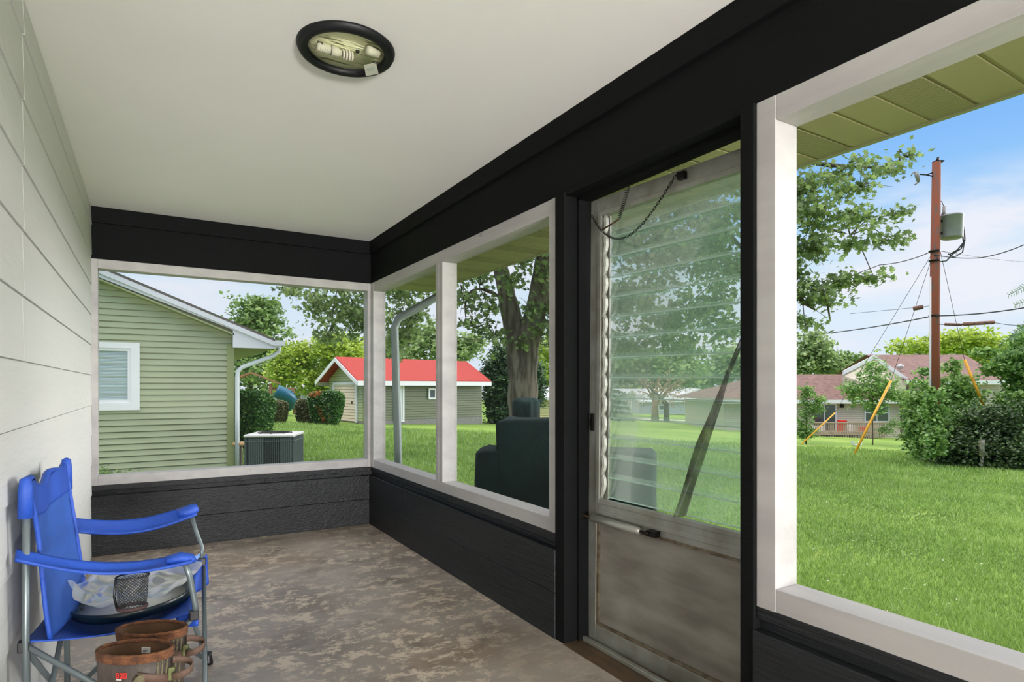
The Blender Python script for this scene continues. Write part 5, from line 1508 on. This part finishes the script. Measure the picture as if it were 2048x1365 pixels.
# tarp covered load by the tan house corner
tp_ = G(1464, 41)
te = tag(empty('tarp_heap', tp_, -YAW), 'reddish brown tarp heap by the corner of the tan house', 'tarp')
M['tarp'] = mat('rust red tarp', (176, 116, 102), .7, var=.15, vscale=3)
tb = MB(); 
tb.add([(-.9, -.5, 0), (.85, -.5, 0), (.9, .6, 0), (-.8, .6, 0), (-.35, 0, .62), (.15, .1, .70), (.55, 0, .45)], [(0, 1, 6, 5, 4), (0, 4, 3), (1, 2, 6), (3, 4, 5, 2), (2, 5, 6)])
tb.build('tarp', M['tarp'], te)
MB().tube([(.6, -.6, .12), (1.0, -.5, .08), (1.2, -.45, .1)], .10, 8).build('rolled_end', M['dark_metal'], te)
bk_ = G(1414, 48)
be = tag(empty('charcoal_grill', bk_, -YAW), 'small dark grill on a stand at the edge of the road', 'grill')
MB().lathe([(.05, .45), (.22, .6), (.25, .75), (.2, .85), (0, .9)], 14).build('bowl', M['dark_metal'], be)
MB().tube([(0, 0, 0), (0, 0, .5)], .03, 6).build('stand', M['dark_metal'], be)
bi = G(1262, 80)
bi_e = tag(empty('birdhouse', bi, -YAW), 'white martin house on a pole beside the spruce', 'birdhouse')
MB().box(-.5, .5, -.5, .5, 2.0, 2.7).prism([(-.7, 2.7), (.7, 2.7), (0, 3.2)], 'y', -.6, .6).build('box', M['white_plastic'], bi_e)
MB().tube([(0, 0, 0), (0, 0, 2.0)], .07, 8).build('pole', M['white_plastic'], bi_e)

# ---------------------------------------------------------------- utility pole and lines
ub = G(1869, 20.0)
M['pole'] = mat('creosote stained timber', (124, 70, 48), .85, rgb2=(96, 78, 70), vscale=5, stretch=(2, 2, .35), detail=7, bump=.5, bscale=40, rgb3=(132, 66, 42))
up_e = tag(empty('utility_pole', ub, -YAW), 'tall reddish brown utility pole rising out of the bushes', 'pole')
pt = 8.67 - ub.z
def ul(px, py, D=20.0):
    p_ = P(px, py, D) - ub; return Vector((p_.dot(Rv), p_.dot(Fv), p_.z))
MB().tube([(0, 0, -.3), (0, 0, pt * .5), (ul(1873, 325).x, 0, pt)], [.165, .15, .125], 18).build('shaft', M['pole'], up_e)
MB().tube([(-.17, -.03, 0), (-.16, -.03, pt * .62)], .035, 8).build('conduit', M['ac_top'], up_e)
cap = MB(); cap.box(-.02, .26, -.10, .10, pt, pt + .04); cap.tube([(.1, 0, pt + .04), (.12, 0, pt + .16)], .04, 8); cap.build('top_insulator', M['dark_metal'], up_e)
br = MB(); br.tube([ul(1867, 345), ul(1853, 350), ul(1840, 349)], .02, 6); br.tube([ul(1866, 353), ul(1853, 350)], .02, 6); br.build('cutout_arm', M['dark_metal'], up_e)
M['porcelain'] = mat('grey porcelain', (140, 136, 134), .4)
MB().tube([ul(1832, 345), ul(1834, 352), ul(1837, 364)], [.06, .07, .05], 10).tube([ul(1822, 352), ul(1826, 345), ul(1833, 344)], .02, 6).tube([ul(1838, 364), ul(1829, 370)], .025, 6).build('fuse_cutout', M['porcelain'], up_e)
tc0 = ul(1903, 478); tr_h = (478 - 430) / 1200 * 20
M['transformer'] = mat('grey painted tank', (142, 142, 146), .5, .2, var=.1, vscale=3)
tr = MB(); tr.lathe([(0, 0), (.27, 0), (.31, .03), (.325, .06), (.325, tr_h - .08), (.345, tr_h - .07), (.345, tr_h - .03), (.31, tr_h), (0, tr_h + .03)], 28, M=Matrix.Translation(tc0))
tro = tr.build('transformer', M['transformer'], up_e)
MB().tube([ul(1887, 430), ul(1888, 424), ul(1888, 413)], [.07, .05, .045], 10).build('bushing', M['porcelain'], tro)
MB().box(.12, .34, -.04, .04, tc0.z + .15, tc0.z + .22).box(.12, .34, -.04, .04, tc0.z + .55, tc0.z + .62).build('tank_bracket', M['dark_metal'], up_e)
M['wire'] = mat('black cable', (44, 42, 46), .6)
dr = MB(); dr.tube([ul(1921, 432), ul(1927, 455), ul(1930, 478), ul(1922, 498), ul(1906, 508), ul(1893, 522), ul(1880, 524)], .022, 6); dr.tube([ul(1918, 434), ul(1925, 470), ul(1927, 485), ul(1915, 500), ul(1898, 510)], .022, 6); dr.tube([ul(1930, 480), ul(1925, 505), ul(1908, 515), ul(1896, 508)], .02, 6); dr.tube([ul(1874, 398), ul(1884, 404), ul(1887, 412)], .012, 5)
dr.build('drop_leads', M['wire'], up_e)
band = MB(); 
for z in (ul(1868, 503).z, ul(1868, 522).z, ul(1868, 632).z): band.lathe([(.158, z - .03), (.17, z - .02), (.17, z + .02), (.158, z + .03)], 18)
band.build('steel_band', M['dark_metal'], up_e)
def wire(pts, r, label, sag=0):
    mb = MB(); out = []
    P_ = [P(*p) for p in pts]
    for i in range(len(P_) - 1):
        for q in range(8):
            f = q / 8; p_ = P_[i].lerp(P_[i + 1], f); p_.z -= sag * 4 * f * (1 - f); out.append(p_)
    out.append(P_[-1]); mb.tube(out, r, 6)
    return tag(mb.build('power_line', M['wire']), label, 'cable')
wire([(1480, 690, 34), (1597, 672, 30), (1868, 632, 20)], .020, 'thick cable running left from the lower part of the utility pole', .10)
wire([(1868, 632, 19.9), (2048, 616, 18), (2200, 600, 17)], .020, 'thick cable running right from the lower part of the utility pole', .06)
wire([(1560, 590, 24), (1760, 530, 22), (1868, 501, 20)], .014, 'thin upper cable running left from below the transformer', .10)
wire([(1868, 510, 19.9), (1960, 516, 19), (2048, 490, 17.5), (2200, 440, 16)], .014, 'upper cable running right below the transformer', .05)
wire([(1868, 500, 19.95), (2048, 524, 26), (2200, 540, 30)], .010, 'thinner upper cable dropping away to the right', .05)
wire([(1868, 648, 19.95), (1925, 650, 19.7), (1990, 646, 19.4), (2048, 652, 19)], .010, 'lowest cable right of the pole, carrying the brown splice cases', .02)
wire([(640, 650, 50), (900, 672, 47), (1110, 690, 45), (1300, 700, 44)], .03, 'distant power cable crossing behind the shed and the maple', .2)
M['splice'] = mat('rusty brown splice case', (134, 96, 84), .8, rgb2=(92, 66, 60), vscale=14)
def splice(pa, pb, r, label):
    a_, b_ = P(*pa), P(*pb); o = MB().tube([a_, a_.lerp(b_, .03), a_.lerp(b_, .97), b_], [r * .6, r, r, r * .6], 8).build('splice_case', M['splice']); tag(o, label, 'cable case'); return o
splice((1889, 649, 19.85), (1924, 650, 19.75), .045, 'short brown splice case on the lowest cable, nearer the pole')
splice((1925, 649, 19.7), (1990, 645, 19.4), .06, 'long brown splice case on the lowest cable, farther from the pole')
wire([(1700, 628, 25), (1847, 614, 20.4), (1868, 611, 20)], .008, 'very thin cable left of the pole carrying a small brown splice case', .0)
splice((1826, 618, 20.6), (1847, 614, 20.4), .075, 'small brown splice case left of the pole')
# guy wires with yellow guards
M['yellow'] = mat('yellow orange plastic guard', (242, 172, 52), .5)
def guy(px0, py0, px1, py1, D, label, r=.055, D2=None):
    a_ = P(px0, py0, D); b_ = P(px1, py1, D2 or D)
    e = tag(empty('guy_wire_guard', a_), label, 'guy guard')
    MB().tube([(0, 0, -.1), b_ - a_], r, 10).build('guard', M['yellow'], e)
    top = (Vector(P(1869, 500, 20)) - a_); MB().tube([b_ - a_, top], .008, 5).build('cable', M['wire'], e)
def Dg(px, py):
    u = (px - 1024) / FPX; dx = Fv.x + Rv.x * u; dy = Fv.y + Rv.y * u
    return (CAMZ - G0) / ((py - 774) / FPX + GB * dx + GC * dy)
guy(1705, 911, 1782, 762, Dg(1705, 911), 'thick yellow guy wire guard planted in the lawn left of the pole', .045)
guy(1597, 890, 1670, 826, Dg(1597, 890), 'thin yellow guy wire guard near the window frame', .030)
ga = P(1972, 824, 21); gzb = G(2004, 21)
e = tag(empty('guy_wire_guard', gzb), 'yellow guy wire guard rising out of the bushes right of the pole', 'guy guard')
MB().tube([ga - gzb, P(1929, 720, 21) - gzb], .048, 10).build('guard', M['yellow'], e)
MB().tube([(0, 0, 0), ga - gzb], .02, 6).tube([P(1929, 720, 21) - gzb, P(1880, 500, 20.2) - gzb], .008, 5).build('cable', M['wire'], e)
# standpipe
spb = G(1963, 19.0); M['pipe_pale'] = mat('pale weathered pipe', (176, 166, 146), .7, rgb2=(110, 112, 96), vscale=14)
spe = tag(empty('standpipe', spb), 'pale weathered standpipe with spout in front of the dark bushes', 'standpipe')
MB().tube([(0, 0, 0), (0, 0, .45)], .05, 10).tube([(0, 0, .42), (0, 0, .92)], [.095, .085], 10).build('pipe', M['pipe_pale'], spe)
MB().tube([(-.05, 0, .40), (.18, -.05, .42), (.28, -.07, .37)], .03, 8).build('spout', M['pipe_pale'], spe)

# ---------------------------------------------------------------- bushes and trees on the right
def bushes(px, D, specs, label, leafm, ncl, per, cs, ls, shape='leaf', name='bush', cat='bush', trunk=True, group=None, updir=.3, shell=.3):
    base = G(px, D)
    bl = local_blobs(base, specs)
    tk = [([(0, 0, -.1), (0.02, 0, .3), (bl[0][0] * .5, bl[0][1] * .5, max(.5, bl[0][2] * .7)), (bl[0][0], bl[0][1], max(.6, bl[0][2]))], [.035, .03, .02, .01])] if trunk else None
    return tree(name, base, label, cat, group, bl, leafm, ncl, per, cs, ls, shape, tk, updir=updir, shell=shell)
bushes(1875, 21.5, [(1850, 800, 21.5, .75, .7, .8, 1.4), (1890, 790, 22, .75, .7, 1.0, 1.5), (1845, 850, 21, .6, .6, .75, 1.2), (1862, 890, 20.5, .8, .6, .55, 1.5), (1885, 865, 20.5, 1.0, .8, .9, 1.8), (1925, 790, 21.5, .7, .7, .8, 1.3), (1925, 850, 21, 1.0, .9, .9, 1.8), (1826, 880, 21, .32, .4, .45, .45), (1905, 735, 22, .3, .3, .35, .25), (1850, 745, 22, .25, .3, .3, .15), (1830, 835, 21.5, .45, .5, .5, .6), (1866, 825, 19.3, .5, .3, .6, .8), (1870, 885, 19.2, .6, .3, .55, .9), (1868, 790, 19.5, .3, .25, .25, .3)],
       'wild green bush around the foot of the utility pole', 'leaf_bush', 150, 9, .08, .12, 'leaf', shell=.1)
bushes(1960, 19.8, [(1960, 850, 19.8, 1.0, .8, .8, 1.5), (2010, 850, 19.8, 1.1, .9, .9, 1.6), (1935, 898, 19.6, 1.0, .5, .5, 1.9), (2000, 905, 19.4, 1.2, .5, .5, 2.1), (1895, 900, 20, .7, .5, .5, 1.4), (2060, 905, 19.0, 1.1, .5, .55, 1.8), (1890, 920, 19.8, .5, .4, .22, .8), (1950, 925, 19.5, .9, .4, .22, 1.2), (2030, 928, 19.2, 1.0, .4, .22, 1.2)],
       'low dark bush behind the pale standpipe', 'leaf_dark', 190, 9, .09, .10, 'leaf', shell=.1)
bushes(2045, 20.5, [(2030, 830, 20.5, .7, .7, 1.0, 1.6), (2050, 770, 21, .75, .7, .9, 1.4), (2070, 880, 20, .9, .7, .8, 1.4), (2030, 720, 21, .75, .6, .5, .9), (2060, 690, 21, .7, .6, .6, 1.0), (1995, 738, 21, .5, .5, .25, .5), (2100, 800, 20, .9, .8, 1.5, 2), (1965, 705, 21.5, .4, .4, .12, .18)],
       'tall leafy bush at the right side of the lawn', 'leaf_bush', 170, 9, .10, .14, 'leaf', shell=.1)
# sumac frond tip entering at the right
fb = G(2120, 13); fr_e = tag(empty('sumac_tree', fb), 'sumac fronds reaching in at the right edge above the bushes', 'tree')
fo = MB(); 
def frond(tip, root, n, ll):
    t_, r_ = P(*tip) - fb, P(*root) - fb; fo.tube([r_, t_], .008, 5); d_ = (t_ - r_).normalized(); side = d_.cross(Vector(Fv)).normalized()
    for k in range(n):
        c_ = r_.lerp(t_, (k + 1) / n)
        for s_ in (-1, 1):
            e_ = c_ + (side * s_ * .9 + d_ * .7 + Vector((0, random.uniform(-.2, .2), -.25))).normalized() * ll * (1 - .4 * k / n)
            w_ = d_ * ll * .13
            m_ = c_.lerp(e_, .45); fo.add([c_, m_ + w_, e_, m_ - w_], [(0, 1, 2, 3)])
for tip, root in (((2018, 590, 12.5), (2075, 560, 13)), ((2030, 610, 12.5), (2090, 590, 13)), ((2000, 690, 12.6), (2070, 640, 13)), ((2022, 672, 12.6), (2085, 620, 13)), ((1985, 720, 12.6), (2060, 690, 13))): frond(tip, root, 12, .16)
fo.build('fronds', M['leaf_bush'], fr_e)
MB().tube([(0, 0, 0), P(2100, 700, 13) - fb, P(2080, 600, 13) - fb, P(2075, 560, 13) - fb], [.05, .04, .025, .01], 8).build('trunk', M['bark_far'], fr_e)
# saplings before the tan house
bushes(1745, 30, [(1745, 765, 30, .9, .8, .7, 1.5), (1725, 790, 30, 1.0, .8, .6, 1.4), (1775, 780, 30, .8, .8, .7, 1.3), (1750, 735, 30, .5, .5, .45, .6), (1700, 775, 30, .5, .5, .4, .5), (1800, 795, 30, .45, .5, .4, .5), (1750, 815, 30, .6, .6, .45, .8)],
       'leafy sapling in front of the tan house gable', 'leaf_bush', 60, 9, .12, .22, 'long', 'sapling', 'tree')
bushes(1612, 28, [(1612, 790, 28, .35, .4, .5, .8), (1625, 815, 28, .5, .5, .4, .9), (1605, 840, 28, .45, .4, .5, .9), (1612, 866, 28, .4, .4, .35, .9), (1640, 800, 28, .25, .3, .2, .3)],
       'small bright shrub beside the window frame, before the tan house', 'leaf_bush', 70, 9, .10, .18, 'long', 'shrub', 'bush')
bushes(1795, 30, [(1790, 850, 30, .45, .4, .3, .6), (1770, 862, 30, .5, .4, .25, .6)], 'low weeds against the tan house wall', 'leaf_mid', 60, 9, .1, .15, 'long', 'weeds', 'weeds', trunk=False)
# far trees
def far(px, D, specs, label, leafm='leaf_far', ncl=90, cs=.35, ls=.42, group=None, name='tree', tr=.3, per=9):
    base = G(px, D); bl = local_blobs(base, specs)
    c_ = bl[0]
    return tree(name, base, label, 'tree', group, bl, leafm, ncl, per, cs, ls, 'leaf', [([(0, 0, -.3), (0, 0, max(1.2, c_[2] * .5)), (c_[0], c_[1], c_[2])], [tr, tr * .8, tr * .3])])
far(500, 60, [(505, 640, 60, 2.6, 3, 2.4, 2), (480, 690, 60, 3, 3, 2.6, 2), (540, 680, 60, 2.4, 3, 2.6, 1.6), (525, 615, 60, 2, 2, 1, .7), (470, 740, 60, 3, 3, 2.5, 1.5), (530, 740, 58, 3, 3, 2.5, 1.5)], 'grey green tree behind the roof edge of the green wing', 'leaf_mid')
far(640, 44, [(590, 720, 44, 1.7, 2, 1.3, 2), (650, 700, 44, 2.2, 2, 1.2, 2), (560, 750, 44, .9, 2, 1.0, 1.3), (620, 760, 44, 1.8, 2, 1.1, 1.8), (700, 715, 44, 1.8, 2, 1.2, 1.8), (690, 690, 45, 1.6, 2, .8, 1.2), (670, 770, 44, 1.4, 2, .8, 1.2)], 'round yellow green tree behind the orange patched hedge', 'leaf_yellow', 130, .22, .24)
far(600, 92, [(600, 775, 92, 4, 3, 1.4, 1.6), (680, 760, 92, 6, 3, 2, 2), (640, 735, 92, 6, 3, 2, 1.8), (560, 770, 92, 5, 3, 1.4, 1.6)], 'shady trees behind the yellow green tree', 'leaf_mid')
far(830, 60, [(800, 705, 60, 2.6, 3, 1.8, 1.6), (850, 690, 60, 2.4, 3, 1.8, 1.6), (870, 665, 60, 1.2, 2, 1.2, .7), (910, 700, 60, 2.4, 3, 1.6, 1.6), (940, 690, 60, 1.6, 2, 1.2, 1), (770, 720, 60, 2.5, 3, 1.5, 1.5)], 'pale green tree behind the red shed roof', 'leaf_far')
far(1010, 35.5, [(995, 790, 35.5, .95, .9, 1.5, 2.8), (1012, 745, 35.5, .95, .9, 1.2, 2.2), (985, 745, 35.5, .6, .7, 1.0, 1.2), (1000, 708, 35.5, .6, .6, .5, .6), (1040, 790, 35.5, .9, .9, 1.5, 2.2), (1070, 775, 35.5, .65, .8, 1.4, 2.0), (1068, 735, 35.5, .4, .5, .5, .5), (1000, 830, 35, .8, .8, .7, 1.6)], 'dark evergreens beside the right end of the shed', 'needle', 200, .13, .17, name='evergreen')
far(1100, 70, [(1100, 740, 70, 3, 3, 2.6, 2), (1090, 700, 70, 2.4, 3, 1.6, 1.2), (1120, 770, 68, 2, 3, 1.4, 1)], 'bright tree beyond the yellow garage', 'leaf_yellow')
far(1250, 120, [(1200, 745, 120, 8, 6, 4.2, 2), (1270, 735, 120, 8, 6, 4.5, 2), (1340, 745, 120, 8, 6, 4, 2), (1230, 790, 115, 8, 5, 2, 1.2)], 'woods behind the far grey houses, left part', 'leaf_mid', 110, .9, 1.0)
far(1420, 142, [(1400, 750, 142, 8, 6, 4, 2), (1470, 740, 142, 8, 6, 4.4, 2), (1540, 750, 142, 8, 6, 4, 2), (1465, 715, 142, 7, 5, 2, 1)], 'woods behind the far grey houses, right part', 'leaf_far', 110, .9, 1.0)
far(1640, 70, [(1630, 715, 70, 2.8, 3, 2.2, 2), (1600, 735, 70, 2.5, 3, 1.8, 1.6), (1625, 685, 70, 1.6, 2, 1.4, .8), (1660, 735, 70, 2.5, 3, 1.2, 1.5)], 'leafy tree behind the low wing of the tan house', 'leaf_far')
far(1690, 74, [(1695, 735, 74, 2.6, 3, 1.5, 1.6), (1690, 718, 74, 1.6, 2, .8, .6)], 'small round tree left of the tan house gable', 'leaf_mid')
far(1880, 62, [(1830, 695, 62, 2.2, 3, 1.0, 1.2), (1890, 690, 62, 3, 3, 1.2, 1.8), (1930, 680, 62, 2.4, 3, 1.3, 1.6), (1970, 695, 62, 2.6, 3, 1.3, 1.6), (2010, 715, 62, 3, 3, 1.6, 1.6), (1985, 740, 60, 2, 2, 1.3, 1)], 'broad green tree rising behind the ridge of the tan house', 'leaf_yellow', 110, .3, .34)
far(1333, 54, [(1300, 775, 54, 1.6, 2, 1.2, .35), (1340, 765, 54, 1.8, 2, 1.2, .45), (1370, 790, 54, 1.4, 2, .9, .35), (1350, 800, 54, 1.6, 2, .7, .35), (1280, 800, 54, 1.0, 2, .5, .2)], 'thin reddish brown tree standing by the road', 'leaf_rust', 60, .3, .16)
rt = G(1310, 54)
tt = [o for o in COL.objects if o.get('label') == 'thin reddish brown tree standing by the road'][0]
mb = MB(); o0 = G(1310, 54) - G(1333, 54)
mb.tube([o0, o0 + Vector((0, 0, 1.3)), o0 + Vector((.2, 0, 2.4))], [.36, .28, .24], 10)
for q in range(16):
    e_ = P(1270 + q * 7, 745 + (q * 37) % 50, 54) - G(1333, 54); mb.tube([o0 + Vector((.1, 0, 1.6)), (o0 + Vector((.1, 0, 1.6))).lerp(e_, .5) + Vector((0, 0, .3)), e_], [.12, .07, .02], 6)
mb.build('branches', mat('pinkish bark', (150, 122, 100), .9), tt)
# spruce
sb_ = G(1222, 50)
se = tag(empty('spruce_tree', sb_), 'layered blue green spruce at the left edge of the door glass', 'tree')
pp_ = []
for k in range(9):
    z_ = .4 + k * .42; r_ = 2.0 * (1 - k / 9.5)
    n_ = 900; a_ = rng.uniform(0, 2 * PI, n_); rr = r_ * np.sqrt(rng.random(n_)); pp_.append(np.stack([rr * np.cos(a_), rr * np.sin(a_), z_ - .18 * rr + rng.normal(0, .05, n_)], 1))
pp_ = np.concatenate(pp_); leaf_mesh('foliage', pp_, np.full(len(pp_), .26), M['spruce'], se, 'long', .6)
MB().tube([(0, 0, -.2), (0, 0, 4.0)], [.2, .03], 8).build('trunk', M['bark_far'], se)
# grass fringe against the green wing
wdp = tree('weeds', Vector((.0, 12.35, gz(0, 12.35))), 'green weeds growing against the green siding at the lower left', 'weeds', None, [(-.75, 0, .12, .25, .10, .20, 1), (-.55, 0, .06, .35, .12, .08, 1)], 'leaf_bush', 34, 6, .05, .07, 'long')
